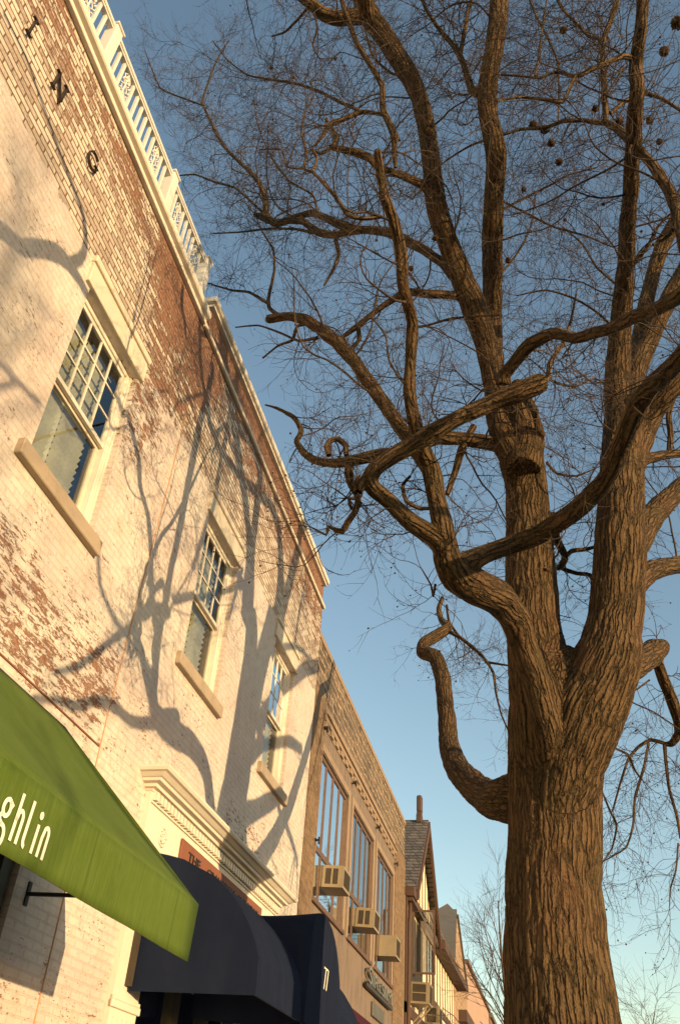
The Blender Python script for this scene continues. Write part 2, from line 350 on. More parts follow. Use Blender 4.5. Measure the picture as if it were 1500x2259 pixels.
# ------------------------------------------------------------------ ground
g = MB().add([(-400, -400, GZ - 0.13), (400, -400, GZ - 0.13), (400, 400, GZ - 0.13), (-400, 400, GZ - 0.13)], [(0, 1, 2, 3)]).build('ground', M['concrete']); tag(g, kind='structure')
g = MB().box(-3.9, 2.0, -60, 200, GZ - 0.5, GZ).build('sidewalk', M['concrete']); tag(g, kind='structure')
g = MB().box(2.0, 2.16, -60, 200, GZ - 0.5, GZ + 0.004).build('kerb', M['concrete']); tag(g, kind='structure')
g = MB().add([(2.16, -60, GZ - 0.125), (11, -60, GZ - 0.125), (11, 200, GZ - 0.125), (2.16, 200, GZ - 0.125)], [(0, 1, 2, 3)]).build('road', M['asphalt']); tag(g, kind='structure')

# ------------------------------------------------------------------ painted brick building
B1 = thing('brick_building', (F, 5.0, GZ), 'two storey building of white painted brick with peeling paint and three sash windows', 'building')
WIN = [(4.30, 5.43, 4.22, 6.19), (7.70, 8.86, 4.24, 6.19), (10.80, 11.94, 4.24, 6.19)]
SHOP = (-2.6, 5.72, GZ, 1.75); DOOR = (8.15, 11.05, GZ, 1.95)
mb = MB(); wall_holes(mb, F, -4.0, 13.3, GZ, 8.30, WIN + [SHOP, DOOR], 0.13)
mb.add([(F, 13.3, GZ), (F, 13.3, 8.3), (-9, 13.3, 8.3), (-9, 13.3, GZ)], [(0, 1, 2, 3)])
mb.add([(F, -4, GZ), (-9, -4, GZ), (-9, -4, 8.3), (F, -4, 8.3)], [(0, 1, 2, 3)])
mb.add([(-9, -4, GZ), (-9, 13.3, GZ), (-9, 13.3, 8.3), (-9, -4, 8.3)], [(0, 1, 2, 3)])
mb.add([(F, -4, 8.28), (F, 13.3, 8.28), (-9, 13.3, 8.28), (-9, -4, 8.28)], [(0, 1, 2, 3)])
mb.build('wall', M['brick'], B1)
# brick parapet over the right part, with its end turned to the street
mb = MB().box(-4.0, F - 0.012, 6.62, 13.3, 8.30, 8.74)
for i in range(4): mb.box(-3.98, F + 0.0 - 0.03 + 0.0, 6.60 - 0.012, 6.62, 8.33 + i * 0.1, 8.33 + i * 0.1 + 0.075)
mb.build('parapet', M['brick'], B1)
MB().box(-4.06, F + 0.09, 6.50, 13.34, 8.745, 8.83, 0.012).box(-4.0, F + 0.045, 6.56, 13.31, 8.70, 8.742).build('parapet_coping', M['white'], B1)
MB().box(F + 0.001, F + 0.05, 6.46, 13.32, 8.20, 8.262, 0.008).box(F + 0.001, F + 0.03, 6.46, 13.31, 8.262, 8.30).build('stone_band', M['cream'], B1)
MB().box(F - 0.35, F + 0.10, -4.05, 6.46, 8.302, 8.40, 0.012).box(F + 0.001, F + 0.055, -4.05, 6.44, 8.20, 8.262, 0.006).box(F + 0.001, F + 0.03, -4.05, 6.43, 8.262, 8.30).build('cornice', M['white'], B1)
# groove at the foot of the worn panel and the vertical joint
MB().box(F + 0.0005, F + 0.012, -4.0, 6.40, 2.70, 2.712).build('shadow_joint', M['signboard'], B1)
MB().tube([(F + 0.002, 6.57, 6.75), (F + 0.002, 6.53, 5.6), (F + 0.002, 6.50, 4.8), (F + 0.002, 6.46, 4.0), (F + 0.002, 6.42, 3.0), (F + 0.002, 6.42, 1.5), (F + 0.002, 6.43, GZ)], 0.007, 6).build('sealed_joint', plain('joint_sealant', (0.45, 0.25, 0.13), 0.8, bumpd=0), B1, smooth=True)

def sash_window(i, h, label):
    a, b, c, d = h; xf = F - 0.075
    fr = MB()
    for (p, q, r, t) in ((a, a + 0.045, c, d), (b - 0.085, b, c, d), (a + 0.045, b - 0.085, d - 0.05, d), (a + 0.045, b - 0.085, c, c + 0.03)):
        fr.box(xf - 0.07, xf, p, q, r, t, 0.004)
    fr.box(xf - 0.02, xf + 0.014, b - 0.03, b, c, d); fr.box(xf - 0.02, xf + 0.014, a, a + 0.015, c, d)
    wf = fr.build('window_frame', M['white'], B1, origin=(xf, (a + b) / 2, c)); tag(wf, label)
    ya, yb = a + 0.047, b - 0.087; zm = (c + d) / 2 - 0.03; s = MB()
    # upper sash, proud of the lower one
    xs = xf - 0.018
    for (p, q, r, t) in ((ya, ya + 0.04, zm, d - 0.052), (yb - 0.04, yb, zm, d - 0.052), (ya + .04, yb - .04, d - 0.095, d - 0.052), (ya + .04, yb - .04, zm, zm + 0.045)):
        s.box(xs - 0.03, xs, p, q, r, t)
    w3 = (yb - ya - 0.08) / 4; h3 = (d - 0.095 - zm - 0.045) / 3
    for k in range(1, 4): s.box(xs - 0.024, xs - 0.004, ya + .04 + k * w3 - .009, ya + .04 + k * w3 + .009, zm + .045, d - .095)
    for k in range(1, 3): s.box(xs - 0.026, xs - 0.006, ya + .04, yb - .04, zm + .045 + k * h3 - .009, zm + .045 + k * h3 + .009)
    s.build('upper_sash', M['white'], wf)
    xs2 = xf - 0.06; s = MB()
    for (p, q, r, t) in ((ya, ya + 0.045, c + .03, zm + .02), (yb - 0.05, yb, c + .03, zm + .02), (ya + .045, yb - .05, zm - .03, zm + .02), (ya + .045, yb - .05, c + .03, c + 0.09)):
        s.box(xs2 - 0.03, xs2, p, q, r, t)
    s.build('lower_sash', M['cream'], wf)
    MB().add([(xs - .015, ya, zm), (xs - .015, yb, zm), (xs - .015, yb, d - .05), (xs - .015, ya, d - .05)], [(0, 1, 2, 3)]).add(
        [(xs2 - .015, ya, c + .03), (xs2 - .015, yb, c + .03), (xs2 - .015, yb, zm), (xs2 - .015, ya, zm)], [(0, 1, 2, 3)]).build('window_pane', M['glass'], wf)
    bl = MB(); n = 24; yc = ya + (yb - ya) * 0.42
    for k in range(n):
        z = c + 0.08 + k * (d - c - 0.2) / n
        for (p, q) in ((ya + .02, yc - .03), (yc + .03, yb - .12)):
            bl.add([(xs2 - .065, p, z + .050), (xs2 - .065, q, z + .050), (xs2 - .105, q, z), (xs2 - .105, p, z)], [(0, 1, 2, 3)])
    bl.box(xs2 - .11, xs2 - .09, yc - .03, yc + .03, c + .05, d - .06); bl.box(xs2 - .12, xs2 - .09, ya, yb, d - .12, d - .05)
    bl.build('window_blind', M['blind'], wf)
for i, h in enumerate(WIN):
    sash_window(i, h, ['sash window nearest the camera beside the ING letters', 'middle sash window of the painted brick wall', 'farthest sash window, crossed by tree shadows'][i])
    a, b, c, d = h
    MB().box(F - 0.12, F + 0.040, a - 0.10, b + 0.06, d + .002, d + 0.23, 0.006).box(F - 0.05, F + 0.028, a - 0.10, b + 0.06, d + 0.23, d + 0.262).box(
        F - 0.05, F + 0.055, a - 0.115, b + 0.075, d + 0.262, d + 0.345, 0.008).build('lintel', M['cream'], B1)
    MB().box(F - 0.13, F + 0.065, a - 0.16, b + 0.10, c - 0.15, c - .002, 0.008).build('sill', M['sill'], B1)
MB().box(-6.5, F - 0.45, 3.6, 12.9, 3.4, 7.0).build('upper_room', M['room'], B1)

# metal letters standing off the wall (… I N G)
def strokes(mb, segs, x0, x1, org, sc, wd):
    """flat ribbons: segs = list of polylines in (u,v); u->y, v->z"""
    for pl in segs:
        w = wd
        if isinstance(pl, tuple): pl, w = pl
        pl = [np.array(p, float) for p in pl]; n = len(pl); L = []; Rr = []
        for i in range(n):
            t = pl[min(i + 1, n - 1)] - pl[max(i - 1, 0)]; t /= np.linalg.norm(t) + 1e-9; nn = np.array([-t[1], t[0]])
            L.append(pl[i] + nn * w / 2); Rr.append(pl[i] - nn * w / 2)
        vs = []
        for q in (x0, x1):
            for P in (L, Rr): vs += [(q, org[0] + p[0] * sc, org[1] + p[1] * sc) for p in P]
        fs = []
        for i in range(n - 1):
            fs += [(i, i + 1, n + i + 1, n + i), (2 * n + i, 3 * n + i, 3 * n + i + 1, 2 * n + i + 1), (i, 2 * n + i, 2 * n + i + 1, i + 1), (n + i, n + i + 1, 3 * n + i + 1, 3 * n + i)]
        fs += [(0, n, 3 * n, 2 * n), (n - 1, 3 * n - 1, 4 * n - 1, 2 * n - 1)]
        mb.add(vs, fs)
def arc(cx, cy, rx, ry, a0, a1, n=14): return [(cx + rx * math.cos(math.radians(a0 + (a1 - a0) * i / n)), cy + ry * math.sin(math.radians(a0 + (a1 - a0) * i / n))) for i in range(n + 1)]
LT = {'I': [[(0.2, 0), (0.2, 1)], ([(0.05, 0.02), (0.35, 0.02)], .05), ([(0.05, 0.98), (0.35, 0.98)], .05)],
      'N': [([(0.15, 0), (0.15, 1)], .07), [(0.12, 1), (0.72, 0)], ([(0.72, 0), (0.72, 1)], .07), ([(0, 0.02), (0.3, 0.02)], .05), ([(0, .98), (.2, .98)], .05), ([(.57, .98), (.87, .98)], .05)],
      'G': [arc(.45, .5, .40, .48, 50, 320, 22), [(.80, .12), (.80, .45)], ([(.62, .45), (.92, .45)], .035)]}
for ch, yy, ht, lx in (('I', 2.45, .25, .045), ('N', 2.90, .24, .045), ('G', 3.60, .21, .045)):
    mb = MB(); strokes(mb, LT[ch], F + 0.02, F + lx, (yy, 7.19), ht, .06); mb.build('letter', M['bronze'], B1)

# ------------------------------------------------------------------ balustrade on the roof edge (part of the building)
xr = F - 0.0; POSTS = [-2.0, -0.02, 1.64, 3.30, 4.95, 6.16]
MB().box(xr - .045, xr + .045, -4, 6.2, 9.03, 9.075, .006).box(xr - .03, xr + .03, -4, 6.2, 9.0, 9.028).box(xr - .035, xr + .035, -4, 6.2, 8.44, 8.475, .004).build('balustrade_rail', M['rail_paint'], B1)
for y in POSTS:
    MB().box(xr - .065, xr + .065, y - .065, y + .065, 8.402, 9.09, .008).box(xr - .08, xr + .08, y - .08, y + .08, 9.09, 9.12, .006).box(xr - .08, xr + .08, y - .08, y + .08, 8.401, 8.43).build('balustrade_post', M['rail_paint'], B1, origin=(xr, y, 8.4))
def rosette(y):
    mb = MB()
    for (r, zc) in ((.055, 8.62), (.055, 8.74), (.055, 8.86)):
        mb.tube([(xr, y + r * math.cos(t), zc + r * math.sin(t)) for t in np.linspace(0, 2 * math.pi, 15)], .008, 5)
    for k in range(14):
        t = k * 2 * math.pi / 14; zc = 8.74
        q = (xr, y + .065 * math.cos(t), zc + .16 * math.sin(t)); q2 = (xr + .012, y + .085 * math.cos(t + .12), zc + .20 * math.sin(t + .12))
        mb.tube([q, ((q[0] + q2[0]) / 2, (q[1] + q2[1]) / 2 + .008, (q[2] + q2[2]) / 2), q2], [.009, .012, .006], 5)
    for s in (-1, 1):
        mb.tube([(xr, y + s * .02, 8.5), (xr, y + s * .06, 8.56), (xr, y + s * .03, 8.62), (xr, y, 8.66)], .007, 5); mb.tube([(xr, y + s * .02, 8.99), (xr, y + s * .06, 8.93), (xr, y + s * .03, 8.88), (xr, y, 8.83)], .007, 5)
    mb.tube([(xr, y, 8.47), (xr, y, 9.0)], .011, 6)
    mb.build('rosette_panel', M['rail_paint'], B1, smooth=True, origin=(xr, y, 8.47))
for i in range(len(POSTS) - 1):
    a, b = POSTS[i] + .065, POSTS[i + 1] - .065; n = 13 if b - a > 1.3 else 9; ros = (3, 10) if n == 13 else (2, 7)
    for k in range(1, n):
        y = a + (b - a) * k / n
        if k in ros: rosette(y); continue
        if y < 0.4: continue
        MB().box(xr - .015, xr + .015, y - .017, y + .017, 8.475, 9.0).build('baluster', M['rail_paint'], B1, origin=(xr, y, 8.475))

# ------------------------------------------------------------------ door surround with cornice and dentils
FX = F + 0.06
SU = MB().box(F + .001, FX, 7.47, 12.0, 2.02, 2.70).build('entrance_surround', M['white'], B1); tag(SU, 'white entrance frame with heavy dentil cornice')
prof = [(F + .002, 2.702), (FX + .01, 2.702), (FX + .02, 2.72), (FX + .06, 2.725), (FX + .065, 2.755), (FX + .12, 2.76), (FX + .13, 2.785), (FX + .15, 2.79), (FX + .19, 2.82), (FX + .22, 2.826), (FX + .235, 2.85), (FX + .235, 2.868), (F + .002, 2.90)]
mb = MB(); ya, yb = 7.47, 12.0
rows = []
for (x, z) in prof: e = max(0, x - F - .06); rows.append([(F + .002 - .0, ya - e, z), (x, ya - e, z), (x, yb + e, z), (F + .002, yb + e, z)])
mb.sheet(rows); mb.build('dentil_cornice', M['white'], SU)
mb = MB(); y = 7.50
while y < 11.95: mb.box(FX + .001, FX + .055, y, y + .055, 2.625, 2.70); y += .092
mb.box(FX + .001, FX + .02, 7.49, 11.98, 2.60, 2.618); mb.build('dentils', M['white'], SU)
for y in (7.90, 11.6):
    mb = MB()
    for r in (.085, .05, .02): mb.tube([(FX + .004, y + r * math.cos(t), 2.40 + r * math.sin(t)) for t in np.linspace(0, 2 * math.pi, 20)], .010, 6)
    for k in range(8): t = k * math.pi / 4; mb.tube([(FX + .006, y + .02 * math.cos(t), 2.40 + .02 * math.sin(t)), (FX + .014, y + .06 * math.cos(t), 2.40 + .06 * math.sin(t))], [.006, .012], 5)
    mb.build('carved_rosette', M['white'], SU, smooth=True)
for y0 in (7.50, 11.20):
    mb = MB().box(F + .001, F + .05, y0, y0 + .55, GZ, 2.02)
    for k in range(5): mb.box(F + .05, F + .066, y0 + .06 + k * .095, y0 + .06 + k * .095 + .05, GZ + .3, 0.86)
    mb.box(F + .05, F + .075, y0 - .02, y0 + .57, 0.92, 0.98, .006).box(F + .05, F + .066, y0 - .01, y0 + .56, .982, 1.01)
    mb.box(F + .05, F + .10, y0 - .02, y0 + .57, GZ, GZ + .22)
    mb.build('pilaster', M['white'], SU)
mb = MB()
for y in (8.15, 9.1, 9.2, 10.0, 10.1, 10.95): mb.box(F - .13, F - .05, y, y + .1, GZ, 1.95)
for z in (.55, 1.35, 1.85): mb.box(F - .125, F - .055, 8.15, 11.05, z, z + .08)
dr = mb.build('entrance_door', plain('dark_door_paint', (0.10, 0.085, 0.06), .6, bumpd=0), B1)
MB().add([(F - .1, 8.15, GZ), (F - .1, 11.05, GZ), (F - .1, 11.05, 1.95), (F - .1, 8.15, 1.95)], [(0, 1, 2, 3)]).build('door_glass', M['glass'], dr)
mb = MB()
for y in (5.56, 4.2, 2.6, 1.0, -.6): mb.box(F - .13, F - .04, y, y + .13, GZ, 1.75)
for z in (GZ, -1.05, 1.2, 1.62): mb.box(F - .12, F - .05, -2.6, 5.6, z, z + .1)
sf = mb.build('shopfront_frame', plain('olive_shop_paint', (0.055, 0.048, 0.030), .55, bumpd=0), B1)
MB().add([(F - .1, -2.6, GZ), (F - .1, 5.6, GZ), (F - .1, 5.6, 1.75), (F - .1, -2.6, 1.75)], [(0, 1, 2, 3)]).build('shopfront_glass', M['glass'], sf)
MB().box(-7, F - .5, -3, 12.5, GZ + .02, 2.6).build('ground_room', M['room'], B1)

# brown name board over the door
SB = thing('sign_board', (FX, 9.72, 2.10), 'long brown name board with raised capitals under the white dentil cornice', 'sign')
MB().box(FX + .002, FX + .03, 8.35, 11.26, 2.25, 2.53, .006).build('board', M['signboard'], SB)
def text(s, size, parent, mat, origin, width=None, thick=.006, name='lettering'):
    """font text in the y-z plane, facing +x"""
    cu = bpy.data.curves.new('tmp', 'FONT'); cu.body = s; cu.size = size; cu.extrude = thick; to = bpy.data.objects.new('tmp', cu); COL.objects.link(to)
    bpy.context.view_layer.update(); me = bpy.data.meshes.new_from_object(to.evaluated_get(bpy.context.evaluated_depsgraph_get()))
    bpy.data.objects.remove(to); xs = [v.co.x for v in me.vertices]; k = width / (max(xs) - min(xs)) if width else 1
    x0 = min(xs); mb = MB(); mb.add([(origin[0] + v.co.z, origin[1] + (v.co.x - x0) * k, origin[2] + v.co.y) for v in me.vertices], [tuple(p.vertices) for p in me.polygons])
    bpy.data.meshes.remove(me); return mb.build(name, mat, parent)
for w_, a, b in (('THE', 8.50, 8.86), ('GRAMATAN', 9.10, 10.05), ('BUILDING', 10.22, 11.02)):
    text(w_, .125, SB, M['bronze'], (FX + .036, a + .04, 2.365), b - a)

# ------------------------------------------------------------------ green awning
GA = thing('green_awning', (F, 2.5, 1.0), 'lime green shop awning with white lettering on its deep valance', 'awning')
ye = 5.79; ys = [-3.0 + (ye + 3.0) * i / 44 for i in range(45)]
def sag(t, y): return -0.035 * math.sin(math.pi * t) - 0.006 * math.sin(math.pi * t) * math.cos(y * 8.1)
rows = []
for i in range(13):
    t = i / 12; rows.append([(F + .02 + t * 1.33, y, 2.61 - t * 1.29 + sag(t, y)) for y in ys])
MB().sheet(rows).build('slope', M['green'], GA, smooth=True, solid=.004)
rows = [[(-2.25 - .018 * (t / 6) + .004 * math.sin(y * 5.5) * (t / 6), y, 1.32 - .345 * t / 6) for y in ys] for t in range(7)]
MB().sheet(rows).build('valance', M['green'], GA, smooth=True, solid=.004)
MB().add([(F + .02, ye, 2.61), (-2.25, ye, 1.32), (-2.262, ye, 1.16), (F + .02, ye, 2.30)], [(0, 1, 2, 3)]).build('end_panel', M['green'], GA, solid=.004)
MB().tube([(-2.30, -3, 1.31), (-2.30, ye - .03, 1.31)], .012, 6).tube([(-2.30, -3, 1.01), (-2.30, ye - .03, 1.01)], .010, 6).tube([(F + .03, -3, 2.59), (F + .03, ye - .02, 2.59)], .012, 6).build('frame_rail', M['black'], GA, smooth=True)
MB().tube([(F + .016, 5.90, 1.40), (-2.30, 5.74, 1.34)], .015, 8).box(F + .001, F + .014, 5.88, 5.92, 1.32, 1.48).build('support_arm', M['black'], GA, smooth=False)
xv = -2.246
g_ = [arc(.13, .55, .135, .17, 0, 360, 22), [(.19, .70), (.27, .66), (.34, .62)], arc(.13, -.02, .18, .22, 0, 360, 24), [(.03, .42), (-.03, .32), (.03, .24), (.12, .20)]]
h_ = [[(0, 0), (0, 1)], [(0, .42), (.03, .55)] + arc(.125, .5, .115, .16, 140, 0, 10) + [(.24, 0)]]
l_ = [[(0, 1), (0, .22)] + arc(.10, .2, .10, .16, 180, 270, 6)]
i_ = [[(0, 0), (0, .62)], arc(0, .82, .028, .045, 0, 360, 12)]
n_ = [[(0, 0), (0, .42), (.03, .55)] + arc(.125, .5, .115, .16, 140, 0, 10) + [(.24, 0)]]
mb = MB()
for gl, yy in ((g_, 3.325), (h_, 3.445), (l_, 3.545), (i_, 3.635), (n_, 3.69)):
    strokes(mb, gl, xv + .001, xv + .004, (yy, 1.035), .205, .095)
mb.v = [(p[0] - .018 * (1.32 - p[2]) / .345 + .003, p[1], p[2]) for p in mb.v]; mb.build('lettering', M['lettering'], GA)

# ------------------------------------------------------------------ navy entrance canopy
NA = thing('navy_canopy', (F, 10.0, 1.05), 'dark navy entrance canopy with a tall arched middle marked 77', 'awning')
q = [(F + .07, 2.22), (-3.37, 2.19), (-3.22, 2.155), (-3.08, 2.09), (-2.90, 2.01), (-2.74, 1.88), (-2.62, 1.75), (-2.52, 1.61), (-2.45, 1.48), (-2.405, 1.36), (-2.395, 1.07)]
YS = np.linspace(7.75, 12.4, 24)
MB().sheet([[(x, y, z) for y in YS] for x, z in q]).build('side_roof', M['navy'], NA, solid=.004)
MB().add([(x, 7.75, z) for x, z in q] + [(F + .07, 7.75, 1.07)], [tuple(range(len(q) + 1))]).build('end_panel', M['navy'], NA, solid=.004)
MB().add([(x, 12.4, z) for x, z in q] + [(F + .07, 12.4, 1.07)], [tuple(range(len(q) + 1))]).build('end_panel', M['navy'], NA, solid=.004)
ar = [(9.30, 1.07), (9.335, 1.36), (9.375, 1.65), (9.40, 1.87), (9.44, 1.98), (9.52, 2.07), (9.65, 2.13), (9.85, 2.165), (10.10, 2.15), (10.30, 2.11), (10.48, 2.03), (10.62, 1.93), (10.75, 1.80), (10.85, 1.66), (10.92, 1.50), (10.955, 1.36), (10.96, 1.07)]
MB().sheet([[(x, y, z + .035 * math.sin(math.pi * (x + 3.53) / 1.17) * -1 + (.0 if x < -2.5 else 0)) for x in np.linspace(F + .07, -2.36, 9)] for y, z in ar]).build('arched_roof', M['navy'], NA, smooth=True, solid=.004)
MB().add([(-2.36, y, z) for y, z in ar], [tuple(range(len(ar)))]).build('front_panel', M['navy'], NA, solid=.004)
mb = MB()
sv = [[(0, 1), (.42, 1), (.12, 0)]]
for yy in (10.02, 10.13): strokes(mb, sv, -2.355, -2.351, (yy, 1.47), .20, .11)
mb.build('lettering', M['lettering'], NA)
mb = MB()
for y in (7.77, 12.38): mb.tube([(F + .09, y, 1.09), (-2.42, y, 1.09)], .014, 6)
mb.tube([(-2.42, 7.77, 1.09), (-2.42, 12.38, 1.09)], .014, 6); mb.box(F + .001, F + .10, 7.69, 7.74, 1.10, 1.98)
mb.build('frame_rail', M['acdark'], NA)

# ------------------------------------------------------------------ brown stone building with three tall windows
B2 = thing('stone_building', (F, 18.8, GZ), 'brown stone fronted shop building with three tall window bays and ashlar parapet', 'building')
X2 = F - 0.02; W2 = [(14.16, 16.56, 3.38, 5.80), (17.04, 19.42, 3.38, 5.80), (19.90, 22.26, 3.38, 5.80)]
mb = MB(); wall_holes(mb, X2, 14.1, 22.45, GZ + 3.6, 6.25, W2, .09); mb.build('wall', M['stucco'], B2)
MB().box(X2 - .3, X2 + .03, 13.31, 14.099, GZ, 6.7).build('side_pier', M['tanbrick'], B2)
MB().box(X2 - .3, X2 + .03, 22.451, 24.1, GZ, 6.7).build('side_pier', M['tanbrick'], B2)
MB().box(-9, X2 - .3, 23.9, 24.1, GZ, 7.6).build('end_wall', M['tanbrick'], B2)
MB().box(X2 - .35, X2 + .005, 13.31, 24.1, 6.701, 7.62).build('parapet', M['ashlar'], B2)
MB().box(X2 - .4, X2 + .03, 13.31, 24.12, 7.622, 7.74, .01).build('parapet_coping', M['trimstone'], B2)
mb = MB().box(X2, X2 + .05, 14.1, 22.45, 6.36, 6.46, .008).box(X2, X2 + .085, 14.1, 22.45, 6.46, 6.50, .006).box(X2 - .1, X2 + .012, 14.1, 22.45, 6.251, 6.70)
y = 14.15
while y < 22.3: mb.box(X2 + .012, X2 + .045, y, y + .22, 6.26, 6.355, .006); y += .46
mb.build('string_course', M['trimstone'], B2)
mb = MB()
for a, b, c, d in W2:
    mb.box(X2 + .001, X2 + .02, a - .14, a - .001, c - .05, d + .15, .005).box(X2 + .001, X2 + .02, b + .001, b + .14, c - .05, d + .15, .005).box(X2 + .001, X2 + .018, a, b, d + .02, d + .15)
mb.build('window_surround', M['trimstone'], B2)
for i, (a, b, c, d) in enumerate(W2):
    xw = X2 - .03; fr = MB(); zt = 4.20
    for p, q2, r, t in ((a, a + .05, c, d), (b - .09, b, c, d), (a + .05, b - .09, d - .08, d), (a + .05, b - .09, zt - .05, zt + .05), (a + .05, b - .09, c, c + .08)): fr.box(xw - .06, xw, p, q2, r, t, .006)
    w4 = (b - a - .14) / 4
    for k in range(1, 4): fr.box(xw - .035, xw - .008, a + .05 + k * w4 - .045, a + .05 + k * w4 + .045, zt + .05, d - .08)
    for k in (1, 3): fr.box(xw - .035, xw - .008, a + .05 + k * w4 - .045, a + .05 + k * w4 + .045, c + .08, zt - .05)
    wf = fr.build('window_frame', M['wood'], B2, origin=(xw, (a + b) / 2, c))
    MB().add([(xw - .022, a, c), (xw - .022, b, c), (xw - .022, b, d), (xw - .022, a, d)], [(0, 1, 2, 3)]).build('window_pane', M['glass_far'], wf)
    MB().box(X2 - .12, X2 + .05, a - .06, b + .06, c - .075, c - .001, .008).build('sill', M['wood'], B2)
MB().box(-9, X2 - .6, 13.5, 23.8, GZ + .03, 6.6).build('inner_room', M['room'], B2)
mb = MB(); wall_holes(mb, X2, 14.1, 22.45, GZ, GZ + 3.6, [(14.6, 22.0, GZ, 1.4)], .2); mb.build('shop_wall', M['stucco'], B2)
mb = MB()
for y in (14.6, 16.5, 18.3, 20.1, 21.9): mb.box(X2 - .2, X2 - .1, y, y + .1, GZ, 1.4)
mb.box(X2 - .2, X2 - .1, 14.6, 22, 1.3, 1.4).build('shopfront_frame', M['wood'], B2)
for y, z in ((14.05, 6.15), (16.75, 6.15), (19.6, 6.15), (22.3, 6.1), (22.3, 4.2), (14.02, 4.2)):
    mb = MB(); mb.tube([(X2 + .02, y, z), (X2 + .10, y, z + .02)], .016, 6).tube([(X2 + .10, y, z + .06), (X2 + .10, y, z - .05)], .022, 6).tube([(X2 + .05, y - .05, z + .02), (X2 + .05, y + .05, z + .02)], .014, 6)
    mb.build('sign_hook', M['black'], B2)

SG = thing('metal_sign', (X2, 20.5, 2.5), 'raised metal shop letters on a rail above a small dark plaque', 'sign')
MB().box(X2 + .03, X2 + .10, 18.75, 21.95, 2.82, 2.90, .008).build('letter_rail', M['bronze'], SG)
for s, a, b, sz in (('S', 18.9, 19.25, .42), ('IR', 19.35, 20.0, .34), ('&', 20.1, 20.3, .24), ('S', 20.42, 20.72, .34), ('IM', 20.8, 21.85, .34)):
    text(s, sz, SG, plain('steel_letter', (.26, .24, .20), .35, .1, bumpd=0, metal=.6), (X2 + .075, a, 2.91), b - a, .035)
MB().box(X2 + .002, X2 + .05, 19.75, 21.15, 2.44, 2.70, .012).build('plaque', plain('grey_plaque', (.10, .09, .075), .5), SG)

MA = thing('maroon_awning', (F, 17, 1.6), 'dark maroon shop awning low on the brown stone building behind the navy canopy', 'awning')
MB().sheet([[(X2 + .02 + t * 1.1, y, 2.30 - t * .85 - .03 * math.sin(math.pi * t)) for y in np.linspace(14.3, 22.3, 9)] for t in np.linspace(0, 1, 6)]).sheet([[(X2 + 1.12, y, 1.45 - t * .3) for y in np.linspace(14.3, 22.3, 9)] for t in (0, 1)]).add([(X2 + .02, 22.3, 2.3), (X2 + 1.12, 22.3, 1.45), (X2 + 1.12, 22.3, 1.15), (X2 + .02, 22.3, 1.3)], [(0, 1, 2, 3)]).add([(X2 + .02, 14.3, 2.3), (X2 + 1.12, 14.3, 1.45), (X2 + 1.12, 14.3, 1.15), (X2 + .02, 14.3, 1.3)], [(0, 1, 2, 3)]).build('canvas', M['maroon'], MA, solid=.004)

# ------------------------------------------------------------------ window air conditioners
def aircon(y, z, x0, dx, wy, hz, label, louvre=2, tilt=.03):
    t = thing('air_conditioner', (x0, y, z), label, 'air conditioner', 'window air conditioners along the street')
    x1 = x0 + dx
    mb = MB().box(x0 - .1, x1 - .012, y, y + wy, z, z + hz, .012)
    if louvre == 4: mb.box(x0 + .05, x1 - .09, y - .011, y - .008, z + .05, z + hz - .05)
    mb.box(x0, x0 + .05, y - .012, y, z, z + hz).box(x1 - .09, x1 - .012, y - .012, y, z, z + hz).box(x0 + .05, x1 - .09, y - .012, y, z, z + .05).box(x0 + .05, x1 - .09, y - .012, y, z + hz - .05, z + hz)
    if louvre == 2: mb.box(x0 + dx / 2 - .03, x0 + dx / 2 + .0, y - .012, y, z + .05, z + hz - .05)
    else: mb.box(x0 + .05, x1 - .09, y - .012, y, z + hz / 2 - .012, z + hz / 2 + .012)
    mb.build('casing', M['acbeige'], t)
    mb = MB()
    for k in range(10): zz = z + .055 + k * (hz - .11) / 10; mb.box(x0 + .051, x1 - .091, y - .006, y - .001, zz, zz + (hz - .11) / 10 - .012)
    mb.box(x0 + .051, x1 - .091, y - .004, y - .0005, z + .05, z + hz - .05); mb.build('side_louvre', M['acbeige'] if louvre == 4 else M['acdark'], t)
    mb = MB().box(x1 - .012, x1 - .004, y + .05, y + wy - .05, z + .05, z + hz - .05)
    n = 16
    for k in range(n): yy = y + .05 + k * (wy - .1) / n; mb.box(x1 - .004, x1 + .004, yy, yy + .012, z + .05, z + hz - .05)
    mb.build('rear_grille', M['acdark'], t)
    mb = MB().box(x1 - .012, x1 + .004, y, y + wy, z, z + .045).box(x1 - .012, x1 + .004, y, y + wy, z + hz - .045, z + hz).box(x1 - .012, x1 + .004, y, y + .045, z + .045, z + hz - .045).box(x1 - .012, x1 + .004, y + wy - .045, y + wy, z + .045, z + hz - .045)
    mb.build('rear_frame', M['acbeige'], t)
    t.rotation_euler = (0, tilt, 0); return t
aircon(14.80, 3.68, X2, .36, .60, .35, 'beige window air conditioner in the nearest tall bay of the brown stone building')
aircon(17.75, 3.69, X2, .37, .62, .35, 'beige window air conditioner in the middle tall bay of the brown stone building', 2, .05)
aircon(20.50, 3.68, X2, .38, .64, .42, 'plain sided air conditioner in the farthest tall bay of the brown stone building', 4, .015)

